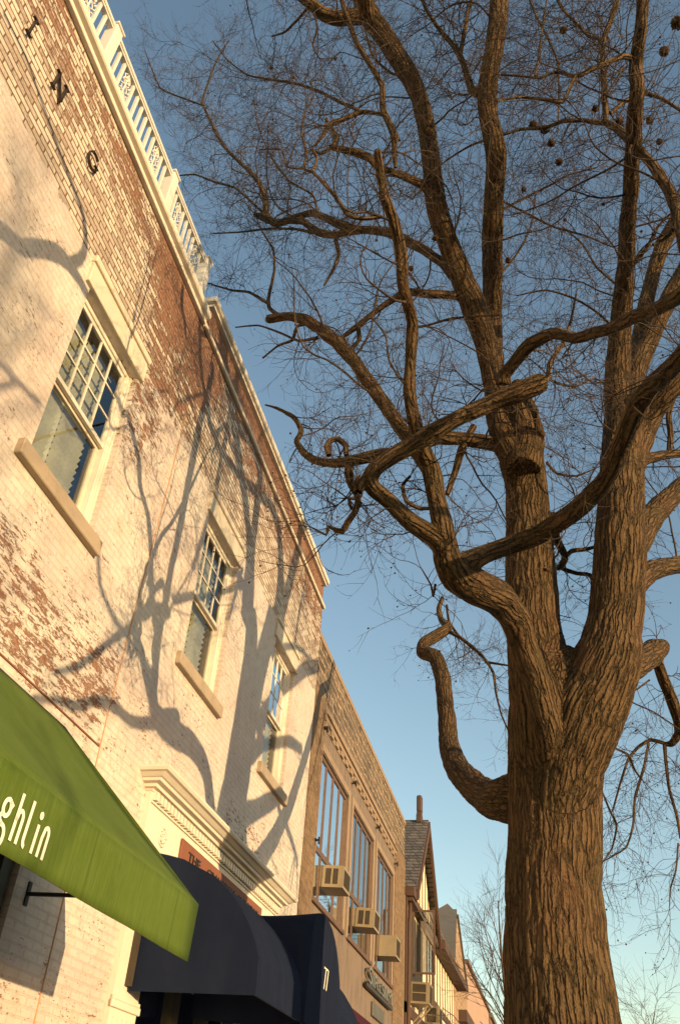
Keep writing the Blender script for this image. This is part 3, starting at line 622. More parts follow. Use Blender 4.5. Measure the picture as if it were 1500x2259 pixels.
# ------------------------------------------------------------------ half timbered building
B3 = thing('tudor_building', (F, 29, GZ), 'half timbered gabled building with slate roof and dark bargeboards', 'building')
XG = F; ap = (27.45, 8.75); le = (24.75, 6.05); re = (30.45, 5.85)
MB().prism([(24.2, GZ), (30.2, GZ), (30.2, 6.0), (27.45, 8.6), (24.85, 6.0), (24.2, 6.0)], 'x', XG - 5, XG).box(XG - 5, XG, 30.2, 38.0, GZ, 5.9).build('wall', M['plaster'], B3)
mb = MB()
for a, b in ((le, ap), (ap, re)):
    mb.add([(XG - 5, a[0], a[1]), (XG + .24, a[0], a[1]), (XG + .24, b[0], b[1]), (XG - 5, b[0], b[1]), (XG - 5, a[0], a[1] + .12), (XG + .24, a[0], a[1] + .12), (XG + .24, b[0], b[1] + .12), (XG - 5, b[0], b[1] + .12)],
           [(0, 1, 2, 3), (4, 5, 6, 7), (0, 1, 5, 4), (1, 2, 6, 5), (2, 3, 7, 6), (3, 0, 4, 7)])
mb.prism([(XG + .35, 5.97), (XG - .62, 7.95), (XG - 4, 7.95), (XG - 4, 7.8), (XG - .72, 7.8), (XG + .20, 5.97)], 'y', 30.6, 38.3)
for k in range(9): yy = 30.45 - .03 - (30.45 - 27.45) * k / 9; zz = 5.85 + (8.75 - 5.85) * k / 9; mb.box(XG - .5, XG + .26, yy - .02, yy + .05, zz + .10, zz + .22)
mb.build('roof', M['slate'], B3)
mb = MB()
for a, b in ((le, ap), (ap, re)):
    mb.add([(XG + .22, a[0], a[1] - .22), (XG + .22, b[0], b[1] - .26), (XG + .22, b[0], b[1] + .06), (XG + .22, a[0], a[1] + .06), (XG + .29, a[0], a[1] - .22), (XG + .29, b[0], b[1] - .26), (XG + .29, b[0], b[1] + .06), (XG + .29, a[0], a[1] + .06)],
           [(0, 1, 2, 3), (4, 5, 6, 7), (0, 1, 5, 4), (1, 2, 6, 5), (2, 3, 7, 6), (3, 0, 4, 7)])
mb.box(XG - .3, XG + .24, 24.2, 24.9, 5.82, 6.05)
mb.build('bargeboard', M['timber'], B3)
MB().prism([(XG + .40, 5.70), (XG + .40, 5.96), (XG - .05, 6.12), (XG - .05, 5.70)], 'y', 30.4, 38.4).build('eave_board', M['timber'], B3)
mb = MB().box(XG - .1, XG + .2, 24.3, 30.3, 5.72, 5.92).box(XG + .001, XG + .05, 24.2, 38, 3.10, 3.34).box(XG + .001, XG + .05, 24.2, 24.4, GZ, 5.8).box(XG + .001, XG + .05, 30.0, 30.25, GZ, 5.7).box(XG + .001, XG + .05, 30.25, 38, 4.05, 4.25)
for y in np.arange(25.05, 30.2, .66):
    top = min(8.6 - abs(y - 27.45) * 1.0, 8.6); mb.box(XG + .001, XG + .010, y, y + .13, 5.92, max(6.0, top))
for y in (26.9, 28.6, 29.3): mb.box(XG + .001, XG + .035, y, y + .16, 3.34, 5.72)
for y in np.arange(24.6, 38, .7): mb.box(XG + .001, XG + .012, y, y + .14, 1.9, 3.10)
for y in np.arange(30.6, 38, .8): mb.box(XG + .001, XG + .012, y, y + .18, 4.25, 5.7)
mb.build('timber_frame', M['timber'], B3)
MB().tube([(XG + .08, 24.55, 5.75), (XG + .10, 24.5, 5.4), (XG + .08, 24.45, 5.2), (XG + .08, 24.45, GZ)], .055, 8).build('downpipe', M['timber'], B3, smooth=True)
MB().box(XG - .14, XG + .04, 27.28, 27.58, 8.75, 9.02, .02).box(XG - .13, XG + .03, 27.31, 27.55, 9.02, 9.08).box(XG - .13, XG + .04, 27.28, 27.56, 9.08, 9.62, .04).build('finial', M['timber'], B3)
mb = MB().box(XG - .05, XG + .03, 24.75, 27.6, 3.5, 5.6)
mb.build('window_opening', M['room'], B3)
# open casements and the rest of the upper windows
for (y, z0, z1, dx) in ((25.45, 4.15, 5.75, .62),):
    fr = MB()
    for p, q2, r, t in ((0, .05, z0, z1), (dx - .05, dx, z0, z1), (.05, dx - .05, z0, z0 + .05), (.05, dx - .05, z1 - .05, z1)): fr.box(XG + .03 + p, XG + .03 + q2, y, y + .04, r, t)
    cs = fr.build('open_casement', M['wood'], B3)
    MB().add([(XG + .05, y + .02, z0), (XG + dx, y + .02, z0), (XG + dx, y + .02, z1), (XG + .05, y + .02, z1)], [(0, 1, 2, 3)]).build('window_pane', M['glass_far'], cs)
mb = MB()
for a, b in ((31.2, 33.2), (34.2, 36.6)):
    mb.box(XG + .031, XG + .06, a, b, 2.2, 3.9)
mb.build('upper_window', M['glass_far'], B3)
aircon(25.3, 3.45, XG, .50, .70, .50, 'air conditioner on struts under the open casement of the half timbered building', 3)
aircon(28.3, 3.35, XG, .42, .70, .46, 'small air conditioner low on the timbered wall, farther of the two there', 3)
for y in (25.4, 25.9): MB().tube([(XG + .45, y, 3.42), (XG + .06, y, 3.0)], .02, 6).build('strut', M['acbeige'], B3)

# ------------------------------------------------------------------ stone gable building beyond
B4 = thing('gabled_stone_building', (F, 40.5, GZ), 'rubble stone building with a steep parapet gable and grey coping', 'building')
apx, apz = 38.3, 8.45
MB().prism([(36.9, GZ), (42.6, GZ), (42.6, 6.4), (apx + .5, apz), (apx - .3, apz), (36.9, 6.3)], 'x', F - .6, F + .02).box(F - 5, F - .6, 38, 42.6, GZ, 6.3).build('wall', M['rubble'], B4)
mb = MB()
for (a, b) in (((36.75, 6.15), (apx - .3, apz + .02)), ((apx + .5, apz + .02), (42.7, 6.3))):
    mb.add([(F - .95, a[0], a[1]), (F + .10, a[0], a[1]), (F + .10, b[0], b[1]), (F - .95, b[0], b[1]), (F - .95, a[0], a[1] + .14), (F + .10, a[0], a[1] + .14), (F + .10, b[0], b[1] + .16), (F - .95, b[0], b[1] + .16)],
           [(0, 1, 2, 3), (4, 5, 6, 7), (0, 1, 5, 4), (1, 2, 6, 5), (2, 3, 7, 6), (3, 0, 4, 7)])
mb.add([(F - .95, apx - .32, apz + .02), (F + .10, apx - .32, apz + .02), (F + .10, apx + .52, apz + .02), (F - .95, apx + .52, apz + .02), (F - .29, apx - .2, apz + .42), (F - .29, apx + .4, apz + .42)],
       [(0, 1, 2, 3), (0, 1, 4), (1, 2, 5, 4), (2, 3, 5), (3, 0, 4, 5)])
mb.build('coping', M['coping'], B4)
MB().box(F + .021, F + .06, 38.9, 41.8, 2.4, 4.6).build('upper_window', M['glass_far'], B4)
MB().box(F + .021, F + .35, 38.6, 42.2, 4.7, 5.1).build('window_hood', M['timber'], B4)

B5 = thing('salmon_building', (F, 50, GZ), 'flat fronted salmon pink stucco building farther down the street', 'building')
MB().box(F - 6, F, 43.0, 57.6, GZ, 7.50).build('wall', M['pink'], B5)
MB().box(F - 6, F + .12, 42.9, 57.7, 7.502, 7.66).build('parapet_coping', M['wood'], B5)
MB().box(F - 1.4, F - .5, 50.0, 51.2, 7.665, 8.7).box(F - 1.5, F - .4, 49.9, 51.3, 8.7, 8.85).build('chimney', M['tanbrick'], B5)
mb = MB()
for a in (44.2, 47.2, 50.2, 53.2): mb.box(F + .002, F + .03, a, a + 1.5, 2.6, 4.8)
mb.build('window', M['glass_far'], B5)
AW = thing('dark_awning', (F, 45.5, 3.0), 'small dark awning projecting over the front of the far salmon building', 'awning')
MB().prism([(F + .035, 4.3), (F + .9, 3.8), (F + .9, 3.5), (F + .035, 3.9)], 'y', 43.6, 47.2).build('canvas', M['wood'], AW)
B6 = thing('far_brick_building', (F, 64, GZ), 'low brown brick building at the far end of the row', 'building')
MB().box(F - 6, F + .05, 57.9, 74, GZ, 7.3).build('wall', M['redbrick'], B6)
MB().box(F - 6, F + .2, 57.8, 74.1, 7.302, 7.55).build('parapet_coping', M['coping'], B6)
MB().box(F - 1.2, F - .2, 59.5, 61, 7.555, 8.0).build('roof_vent', stained('green_copper', (.20, .33, .25), (.15, .2, .16)), B6)
B7 = thing('distant_block', (F, 90, GZ), 'distant pale block closing the row of shops', 'building')
MB().box(F - 8, F - .2, 75, 120, GZ, 7.0).build('wall', M['trimstone'], B7)
mb = MB()
for y in np.arange(77, 118, 4): mb.box(F - .198, F - .15, y, y + 1.6, 3, 5)
mb.build('window', M['glass_far'], B7)

# ------------------------------------------------------------------ the old street tree
def P(px, py, Y):
    """point where the line of sight through a photograph pixel reaches the distance Y along the street"""
    d = R @ np.array([px - PX, PY - py, -FPX]); t = Y / d[1]; return d * t, t
def catmull(A, step):
    A = np.array(A, float); out = []
    for i in range(len(A) - 1):
        p0, p1, p2, p3 = A[max(i - 1, 0)], A[i], A[i + 1], A[min(i + 2, len(A) - 1)]
        n = max(2, int(np.linalg.norm(p2[:3] - p1[:3]) / step))
        for k in range(n):
            t = k / n; out.append(.45 * (p1 * (1 - t) + p2 * t) + .55 * 0.5 * ((2 * p1) + (-p0 + p2) * t + (2 * p0 - 5 * p1 + 4 * p2 - p3) * t * t + (-p0 + 3 * p1 - 3 * p2 + p3) * t ** 3))
    out.append(A[-1]); return np.array(out)
def limb(pts, step=0.06, knob=0.06):
    W = []
    for q in pts:
        if q[0] == 'w': W.append(q[1:5])
        elif q[0] == 'p':
            d = R @ np.array([q[1] - PX, PY - q[2], -FPX]); W.append((*(d * (F / d[0]) + SUN * q[3]), q[4]))
        elif q[0] == 's':       # placed by where its shadow falls on the facade (y, z) and how far off the wall it is
            S = np.array([F, q[1], q[2]]) + SUN * q[3]; W.append((*S, q[4]))
        else:
            p, t = P(q[0], q[1], q[2]); W.append((*p, q[3] / 2 * t))
    C = catmull(W, step); C[:, 3] = np.maximum(C[:, 3], 0.002)
    ph = random.random() * 9
    for i in range(len(C)):
        p = Vector(C[i, :3]) * 3.0; r = C[i, 3]
        nz = noise.noise(p + Vector((ph, 0, 0))) + .7 * noise.noise(p * 2.7 + Vector((0, ph, 0))); C[i, 3] *= 1 + knob * 1.6 * nz * min(1, .07 / r)
        nv = noise.noise_vector(p * 1.3); C[i, :3] += np.array(nv) * min(r, .06) * 0.18
    return C

THICK = [  # fused into the trunk surface
 [('w', .13, 7.95, -1.75, .80), ('w', .13, 7.95, -1.35, .62), ('w', .13, 7.95, -.6, .54), (1240, 2259, 7.95, 256), (1226, 2080, 7.95, 226), (1221, 1950, 7.93, 208), (1222, 1800, 7.88, 206), (1225, 1660, 7.8, 212), (1236, 1570, 7.65, 222), (1246, 1500, 7.55, 190), (1252, 1450, 7.5, 110)],
 [(1221, 1800, 7.75, 130), (1220, 1680, 7.65, 160), (1205, 1560, 7.45, 160), (1186, 1460, 7.5, 134), (1174, 1370, 7.52, 120), (1169, 1260, 7.52, 112), (1166, 1150, 7.5, 98), (1158, 1060, 7.4, 92), (1150, 1010, 7.25, 98)],
 [(1226, 1820, 7.75, 120), (1245, 1690, 7.62, 165), (1286, 1575, 7.48, 178), (1335, 1470, 7.35, 150), (1354, 1380, 7.35, 122), (1364, 1280, 7.3, 116), (1368, 1180, 7.27, 112), (1370, 1080, 7.32, 98), (1372, 1000, 7.42, 92), (1374, 930, 7.5, 82)],
 [(1150, 1030, 7.15, 80), (1112, 950, 7.12, 70), (1092, 870, 7.1, 48), (1086, 780, 7.05, 44), (1086, 690, 6.95, 42), (1086, 590, 6.4, 46), (1086, 500, 5.7, 46), (1090, 400, 5.3, 44), (1094, 335, 5.0, 47), (1076, 255, 4.8, 42), (1075, 190, 4.6, 44), (1088, 120, 4.4, 42), (1098, 40, 4.2, 42), (1104, -60, 4.0, 40), (1100, -260, 3.6, 34)],
 [(1105, 915, 7.1, 52), (1085, 830, 6.9, 46), (1070, 755, 6.65, 50), (1046, 680, 6.35, 56), (1018, 610, 6.1, 52), (985, 530, 5.8, 48), (962, 450, 5.5, 48), (952, 370, 5.3, 42), (942, 290, 5.1, 40), (925, 215, 4.9, 40), (893, 150, 4.7, 44), (850, 85, 4.5, 46), (812, 30, 4.3, 46), (790, -40, 4.1, 42), (770, -200, 3.7, 36)],
 [(1150, 1030, 7.15, 86), (1163, 980, 7.1, 76), (1158, 930, 7.05, 66), (1142, 885, 7.0, 60), (1132, 865, 7.0, 52)],
 [(1374, 960, 7.7, 84), (1366, 900, 7.7, 66), (1362, 830, 7.6, 56), (1366, 760, 7.4, 50), (1371, 680, 7.1, 45), (1378, 600, 6.6, 40), (1384, 500, 5.7, 37), (1392, 380, 4.9, 35), (1396, 300, 4.5, 35), (1406, 200, 4.1, 35), (1400, 150, 4.0, 31), (1412, 60, 3.7, 28), (1420, -60, 3.4, 25), (1425, -250, 3.0, 22)],
 [(1385, 960, 7.75, 60), (1392, 880, 7.9, 50), (1400, 810, 8.0, 46), (1412, 740, 8.1, 36), (1424, 670, 8.0, 34), (1440, 600, 7.9, 32), (1462, 540, 7.8, 34), (1492, 480, 7.6, 30), (1530, 400, 7.4, 26)],
 [(1396, 830, 7.95, 46), (1425, 765, 8.0, 44), (1455, 700, 7.9, 40), (1490, 630, 7.8, 40), (1530, 560, 7.6, 36)],
 [(1380, 1030, 7.65, 80), (1402, 965, 7.7, 76), (1432, 910, 7.6, 62), (1470, 860, 7.4, 54), (1520, 815, 7.3, 52), (1600, 740, 7.1, 46)],
 [(1385, 1230, 7.5, 70), (1418, 1165, 7.9, 62), (1450, 1125, 8.2, 52), (1485, 1090, 8.5, 46), (1540, 1050, 8.9, 46), (1640, 1010, 9.3, 40)],
 [(1385, 1300, 7.45, 66), (1430, 1262, 7.8, 46), (1470, 1250, 8.1, 40), (1520, 1245, 8.5, 40), (1620, 1250, 9.0, 36)],
 [(1360, 1480, 7.5, 90), (1400, 1465, 7.9, 62), (1428, 1446, 8.3, 58), (1450, 1432, 8.7, 48), (1462, 1424, 8.8, 34)],
 # big left limb
 [(1215, 1690, 7.5, 60), (1205, 1600, 7.2, 66), (1180, 1500, 6.95, 62), (1152, 1420, 6.75, 62), (1132, 1360, 6.5, 70), (1100, 1320, 6.2, 76), (1055, 1298, 5.9, 84), (1010, 1268, 5.6, 82), (985, 1228, 5.4, 66), (978, 1180, 5.3, 50), (966, 1110, 5.25, 42), (953, 1050, 5.2, 42), (930, 985, 5.05, 40), (912, 925, 4.9, 32), (902, 860, 4.8, 28), (906, 790, 4.65, 26), (908, 710, 4.45, 26), (890, 630, 4.2, 27), (884, 560, 4.05, 27), (868, 490, 3.85, 27), (850, 440, 3.7, 24), (838, 380, 3.55, 22), (832, 330, 3.4, 18)],
 # limb crossing in front to the right
 [(1000, 1262, 5.55, 58), (1028, 1242, 5.55, 52), (1070, 1222, 5.6, 44), (1130, 1200, 5.6, 42), (1190, 1178, 5.5, 44), (1240, 1148, 5.2, 46), (1290, 1108, 4.8, 46), (1325, 1070, 4.5, 44), (1355, 1020, 4.2, 44), (1380, 960, 3.95, 44), (1405, 900, 3.7, 44), (1440, 845, 3.45, 42), (1490, 800, 3.15, 42), (1560, 720, 2.9, 40), (1680, 560, 2.4, 36)],
 # left front limb with its knot, back up to the cut end
 [(1000, 1240, 5.45, 50), (962, 1192, 5.3, 46), (908, 1152, 5.2, 42), (862, 1108, 5.1, 38), (826, 1080, 5.0, 38), (815, 1055, 4.95, 38), (832, 1028, 4.9, 38), (875, 1000, 4.88, 38), (940, 962, 4.85, 38), (1010, 922, 4.8, 36), (1080, 890, 4.8, 38), (1140, 868, 4.75, 46), (1185, 847, 4.75, 46), (1200, 842, 4.75, 38)],
 [(1110, 850, 4.8, 40), (1112, 828, 4.75, 28), (1135, 798, 4.65, 28), (1170, 757, 4.5, 30), (1215, 737, 4.3, 28), (1275, 744, 4.1, 26), (1340, 726, 3.85, 28), (1400, 698, 3.45, 32), (1450, 680, 3.2, 34), (1500, 650, 2.95, 34), (1600, 560, 2.6, 30)],
 [(880, 1000, 4.9, 34), (835, 1002, 4.95, 30), (790, 1012, 5.0, 26), (740, 1022, 5.1, 23), (702, 1018, 5.25, 20), (672, 1000, 5.4, 17), (655, 975, 5.6, 14), (664, 950, 5.8, 13), (650, 922, 6.1, 12), (615, 902, 6.5, 8), (585, 893, 6.9, 5)],
 [(950, 1045, 5.2, 40), (915, 985, 5.3, 36), (880, 938, 5.35, 33), (830, 868, 5.5, 31), (790, 808, 5.6, 30), (745, 758, 5.75, 30), (705, 725, 5.9, 28), (668, 704, 6.1, 24), (628, 698, 6.3, 20), (592, 704, 6.4, 19)],
 # low limb on the left, running away from the trunk
 [(1180, 1762, 7.95, 130), (1140, 1763, 8.0, 118), (1112, 1764, 8.2, 98), (1086, 1766, 8.6, 80), (1052, 1742, 9.3, 68), (1012, 1700, 10.1, 56), (990, 1645, 10.8, 46), (984, 1570, 11.3, 38), (976, 1500, 11.8, 36), (962, 1452, 12.1, 34), (932, 1438, 12.3, 30), (934, 1420, 12.4, 26), (962, 1402, 12.6, 26), (988, 1385, 12.8, 22), (972, 1366, 13.0, 14), (968, 1342, 13.1, 12), (976, 1318, 13.2, 9)],
 [(1130, 985, 7.15, 44), (1080, 978, 7.1, 34), (1020, 968, 7.0, 32), (965, 966, 6.9, 30), (930, 985, 6.8, 20)],
 [(1045, 662, 6.35, 26), (1000, 652, 6.2, 20), (950, 648, 6.1, 20), (895, 645, 6.15, 18), (850, 672, 6.2, 15), (812, 700, 6.2, 13), (785, 722, 6.2, 13), (740, 755, 6.2, 8)],
 [(880, 520, 6.2, 26), (850, 512, 6.25, 22), (805, 506, 6.3, 19), (765, 512, 6.4, 17), (735, 518, 6.45, 18), (700, 512, 6.5, 18), (672, 490, 6.6, 16), (640, 486, 6.7, 16), (610, 492, 6.8, 18), (580, 478, 6.9, 18), (562, 474, 6.95, 10)],
 [(800, 508, 6.3, 16), (755, 498, 6.4, 20), (720, 482, 6.5, 17), (690, 470, 6.6, 16), (655, 478, 6.7, 14), (625, 490, 6.8, 16)],
 [(1000, 605, 6.05, 30), (975, 580, 6.05, 24), (940, 556, 6.1, 22), (905, 535, 6.15, 22), (875, 520, 6.2, 22)],
 [(955, 430, 5.45, 26), (925, 405, 5.3, 20), (890, 388, 5.1, 18), (850, 374, 4.8, 16)],
 [(832, 30, 4.35, 36), (790, 36, 4.3, 38), (750, 42, 4.25, 34), (715, 32, 4.2, 32), (685, 8, 4.1, 26), (655, -20, 4.0, 24), (600, -120, 3.7, 20)],
 [(1510, 560, 4.4, 26), (1494, 470, 4.5, 28), (1470, 410, 4.55, 26), (1435, 360, 4.6, 23), (1400, 322, 4.65, 22), (1362, 286, 4.7, 20), (1330, 268, 4.75, 15)],
 [(1450, 1462, 8.7, 26), (1462, 1500, 9.0, 26), (1480, 1540, 9.3, 27), (1494, 1585, 9.6, 24), (1496, 1620, 9.8, 20), (1480, 1642, 9.9, 16), (1462, 1640, 9.9, 9)],
 [(1140, 850, 4.9, 30), (1178, 905, 6.6, 18), (1186, 945, 6.9, 15), (1196, 962, 7.0, 18)],
]
MEDIUM = [  # (points) branches that are a mesh of their own
 [(735, 325, 4.5, 14), (780, 334, 4.45, 18), (815, 348, 4.5, 18), (834, 372, 4.55, 14)],
 [(872, 370, 4.6, 8), (868, 300, 4.4, 14), (846, 245, 4.3, 14), (842, 190, 4.2, 13), (818, 145, 4.1, 12), (790, 100, 4.0, 12), (772, 55, 3.9, 11), (755, 5, 3.8, 11), (742, -60, 3.7, 10)],
 [(880, 310, 4.5, 8), (852, 256, 4.35, 8), (800, 247, 4.4, 10), (760, 262, 4.4, 11), (728, 275, 4.4, 12), (712, 300, 4.4, 8), (690, 325, 4.4, 5)],
 [(800, 247, 4.4, 8), (750, 225, 4.5, 8), (700, 200, 4.6, 7), (650, 184, 4.7, 6), (600, 176, 4.8, 5), (545, 165, 4.9, 4), (500, 130, 5.0, 3), (470, 90, 5.1, 2)],
 [(728, 275, 4.4, 8), (742, 300, 4.4, 9), (736, 322, 4.4, 9), (710, 338, 4.4, 7), (686, 332, 4.4, 5)],
 [(590, 488, 4.9, 14), (586, 440, 4.95, 12), (570, 400, 5.0, 11), (540, 368, 5.0, 9), (505, 335, 5.05, 8), (480, 300, 5.1, 7), (462, 260, 5.1, 6), (447, 225, 5.15, 5), (460, 180, 5.2, 4), (480, 130, 5.3, 3), (505, 90, 5.3, 2)],
 [(447, 232, 5.15, 4.5), (400, 215, 5.2, 4), (355, 195, 5.25, 3.5), (335, 150, 5.3, 2.5), (320, 110, 5.3, 1.8)],
 [(600, 485, 4.9, 8), (560, 450, 4.9, 6), (520, 415, 4.9, 5), (470, 400, 4.9, 5), (430, 385, 4.95, 4), (390, 388, 5.0, 3)],
 [(840, 478, 5.1, 10), (800, 482, 5.0, 9), (768, 475, 5.0, 10), (745, 440, 5.0, 9), (715, 405, 5.0, 8), (690, 380, 5.0, 7), (672, 372, 5.0, 6), (676, 335, 5.0, 5), (665, 290, 5.0, 4), (672, 240, 5.0, 3)],
 [(690, 380, 5.0, 6), (700, 350, 5.0, 6), (690, 330, 5.0, 4)],
 [(672, 372, 5.0, 5), (635, 368, 5.0, 5), (620, 330, 5.0, 4), (575, 330, 5.0, 3)],
 [(740, 530, 5.05, 10), (748, 560, 5.1, 9), (735, 595, 5.1, 7), (715, 630, 5.1, 4)],
 [(700, 515, 5.0, 8), (650, 505, 5.0, 6), (590, 505, 5.0, 5), (530, 512, 5.0, 4), (470, 515, 5.0, 3)],
 [(620, 700, 4.5, 10), (595, 680, 4.5, 9), (592, 660, 4.5, 8), (605, 600, 4.55, 6), (603, 550, 4.6, 5), (575, 505, 4.6, 3), (560, 460, 4.6, 2)],
 [(590, 668, 4.5, 8), (550, 645, 4.6, 6), (510, 640, 4.65, 5), (460, 625, 4.7, 3)],
 [(680, 715, 4.6, 7), (655, 720, 4.6, 7), (645, 750, 4.65, 7), (615, 762, 4.7, 5), (580, 790, 4.7, 4)],
 [(700, 745, 4.6, 8), (660, 752, 4.65, 6), (620, 735, 4.7, 5), (570, 718, 4.7, 4), (520, 722, 4.8, 3)],
 [(740, 765, 4.9, 9), (725, 745, 4.9, 8), (700, 735, 4.9, 6)],
 [(790, 722, 5.7, 11), (792, 750, 5.7, 10), (775, 770, 5.7, 8), (785, 790, 5.7, 5)],
 [(725, 1005, 5.0, 11), (720, 985, 5.0, 13), (728, 972, 5.0, 13), (745, 968, 5.0, 13), (762, 982, 5.0, 13), (764, 1005, 5.0, 11)],
 [(772, 1012, 5.05, 20), (768, 1045, 5.1, 20), (775, 1070, 5.15, 18), (790, 1095, 5.2, 16), (785, 1125, 5.2, 14), (768, 1150, 5.2, 14), (755, 1172, 5.2, 14), (738, 1168, 5.2, 10), (725, 1162, 5.2, 8), (720, 1180, 5.2, 6), (690, 1165, 5.2, 4)],
 [(790, 1100, 5.2, 8), (770, 1100, 5.2, 9), (775, 1122, 5.2, 8), (795, 1115, 5.2, 7)],
 [(800, 1060, 5.3, 34), (793, 1072, 5.3, 30), (790, 1086, 5.3, 18)],
 [(1045, 940, 7.0, 16), (1020, 985, 7.0, 18), (1003, 1040, 7.0, 15), (986, 1090, 7.0, 11)],
 [(960, 1120, 6.0, 8), (925, 1122, 6.0, 9), (895, 1105, 6.0, 9), (888, 1070, 6.0, 8), (905, 1050, 6.0, 6)],
 [(905, 655, 5.9, 8), (920, 720, 5.9, 5), (1000, 702, 5.6, 6), (1100, 695, 5.4, 4)],
 [(985, 1390, 12.8, 9), (1020, 1410, 12.6, 8), (1050, 1435, 12.3, 8), (1070, 1455, 12.1, 7), (1088, 1485, 11.9, 6), (1094, 1530, 11.7, 5), (1105, 1575, 11.4, 4), (1120, 1610, 11.2, 4)],
 [(985, 1335, 13.0, 6), (990, 1370, 12.9, 6), (1010, 1400, 12.7, 5), (1040, 1430, 12.4, 4)],
 [(1070, 1460, 12.1, 6), (1100, 1465, 12.0, 5), (1120, 1468, 11.8, 4)],
 [(960, 1290, 6.6, 6), (955, 1315, 6.8, 5), (950, 1290, 7, 4), (930, 1255, 7, 3)],
 [(1215, 1130, 7.5, 16), (1228, 1190, 7.7, 18), (1245, 1225, 7.8, 16), (1240, 1245, 7.9, 14), (1228, 1255, 7.9, 10)],
 [(1240, 1235, 7.9, 10), (1260, 1215, 7.9, 10), (1290, 1212, 8.0, 9), (1315, 1205, 8.0, 7)],
 [(1232, 1252, 7.9, 9), (1270, 1265, 8.0, 9), (1300, 1268, 8.1, 9), (1312, 1290, 8.1, 6)],
 [(1400, 1020, 7.9, 30), (1440, 1008, 8.3, 24), (1475, 1003, 8.6, 20), (1520, 1000, 8.9, 18), (1600, 1010, 9.2, 16)],
 [(1475, 1000, 8.6, 14), (1478, 960, 8.6, 13), (1474, 915, 8.6, 13), (1490, 860, 8.6, 10), (1510, 800, 8.6, 8)],
 [(1120, 1600, 7.2, 4), (1150, 800, 6.8, 3), (1160, 700, 6.8, 3)][:0] or [(1195, 845, 4.8, 14), (1208, 830, 4.8, 12), (1212, 800, 4.85, 10), (1240, 760, 4.9, 9), (1258, 710, 5.0, 6), (1270, 650, 5.1, 4)],
 [(1335, 268, 4.75, 13), (1334, 220, 4.7, 15), (1330, 165, 4.7, 14), (1330, 90, 4.6, 13), (1345, 50, 4.6, 12), (1360, 5, 4.5, 12), (1370, -60, 4.4, 10)],
 [(1330, 88, 4.6, 8), (1298, 80, 4.6, 8), (1270, 50, 4.6, 7), (1240, 20, 4.6, 7), (1220, -20, 4.6, 6)],
 [(1330, 272, 4.75, 12), (1285, 266, 4.8, 10), (1240, 268, 4.8, 9), (1200, 282, 4.85, 8), (1150, 285, 4.9, 7), (1100, 300, 4.9, 6), (1040, 320, 4.95, 5), (990, 350, 5.0, 4), (950, 380, 5, 3)],
 [(1395, 128, 6.3, 14), (1370, 124, 6.2, 13), (1335, 140, 6.1, 13), (1300, 155, 6.0, 11), (1270, 168, 6.0, 9), (1225, 158, 6.0, 6), (1190, 172, 6.0, 6), (1150, 168, 6.0, 5), (1105, 165, 6.0, 5)],
 [(1270, 168, 6.0, 8), (1258, 190, 6.0, 8), (1240, 225, 6.0, 8), (1200, 220, 6.0, 7), (1150, 214, 6.0, 6), (1095, 222, 5.8, 5)],
 [(1180, 168, 6.0, 5), (1188, 125, 6.0, 5), (1195, 70, 6.0, 4), (1205, 0, 6.0, 3)],
 [(1345, 250, 4.8, 8), (1380, 222, 4.85, 9), (1420, 206, 4.9, 9), (1460, 218, 4.9, 8), (1510, 250, 4.9, 7)],
 [(1160, -20, 5.2, 5), (1180, 30, 5.2, 5), (1210, 90, 5.2, 5), (1230, 140, 5.2, 5), (1232, 200, 5.2, 4), (1230, 290, 5.2, 3)],
 [(1060, 210, 4.8, 24), (1040, 200, 4.8, 18), (1032, 170, 4.7, 14), (1015, 125, 4.6, 13), (995, 95, 4.6, 11), (965, 60, 4.5, 9), (940, 20, 4.5, 8), (920, -30, 4.5, 7)],
 [(1015, 120, 4.6, 10), (1024, 70, 4.6, 10), (1035, 15, 4.6, 8), (1045, -30, 4.5, 7)],
 [(700, 470, 4.9, 6), (690, 430, 4.9, 5), (640, 400, 4.9, 4), (600, 350, 4.9, 3), (570, 280, 4.9, 2.5), (560, 220, 4.9, 2)],
 [(900, 170, 4.8, 6), (860, 160, 4.8, 6), (820, 120, 4.8, 4), (800, 40, 4.8, 3)],
 [(690, 5, 4.2, 7), (660, 40, 4.2, 6), (630, 70, 4.2, 5), (600, 80, 4.3, 4)],
 [(685, 0, 4.2, 6), (700, 60, 4.2, 5), (690, 100, 4.3, 4), (705, 130, 4.3, 3)],
 [(1500, 480, 4.4, 18), (1470, 520, 4.4, 14), (1440, 540, 4.4, 6)],
 [(1405, 920, 7.8, 10), (1380, 600, 7.8, 6)][:0] or [(1400, 580, 7.6, 9), (1430, 540, 7.4, 8), (1450, 500, 7.3, 6), (1480, 470, 7.2, 4)],
 [(1095, 470, 5.6, 6), (1150, 440, 5.6, 5), (1210, 410, 5.6, 5), (1255, 385, 5.6, 4), (1315, 370, 5.6, 3)],
 [(1100, 440, 5.5, 5), (1160, 470, 5.5, 5), (1220, 500, 5.5, 5), (1290, 520, 5.5, 4), (1350, 545, 5.5, 3)],
 [(1092, 620, 6.6, 5), (1140, 560, 6.6, 5), (1170, 500, 6.6, 4), (1180, 430, 6.6, 3)],
 [(1368, 740, 7.4, 6), (1320, 692, 7.3, 5), (1270, 660, 7.2, 5), (1205, 640, 7.1, 4), (1140, 652, 7.0, 3)],
 [(1374, 640, 6.9, 6), (1316, 590, 6.9, 5), (1285, 540, 6.9, 4), (1240, 500, 6.9, 3)],
 [(1205, 1020, 7.2, 6), (1228, 1045, 7.2, 6), (1270, 1050, 7.2, 5), (1310, 1035, 7.2, 3)],
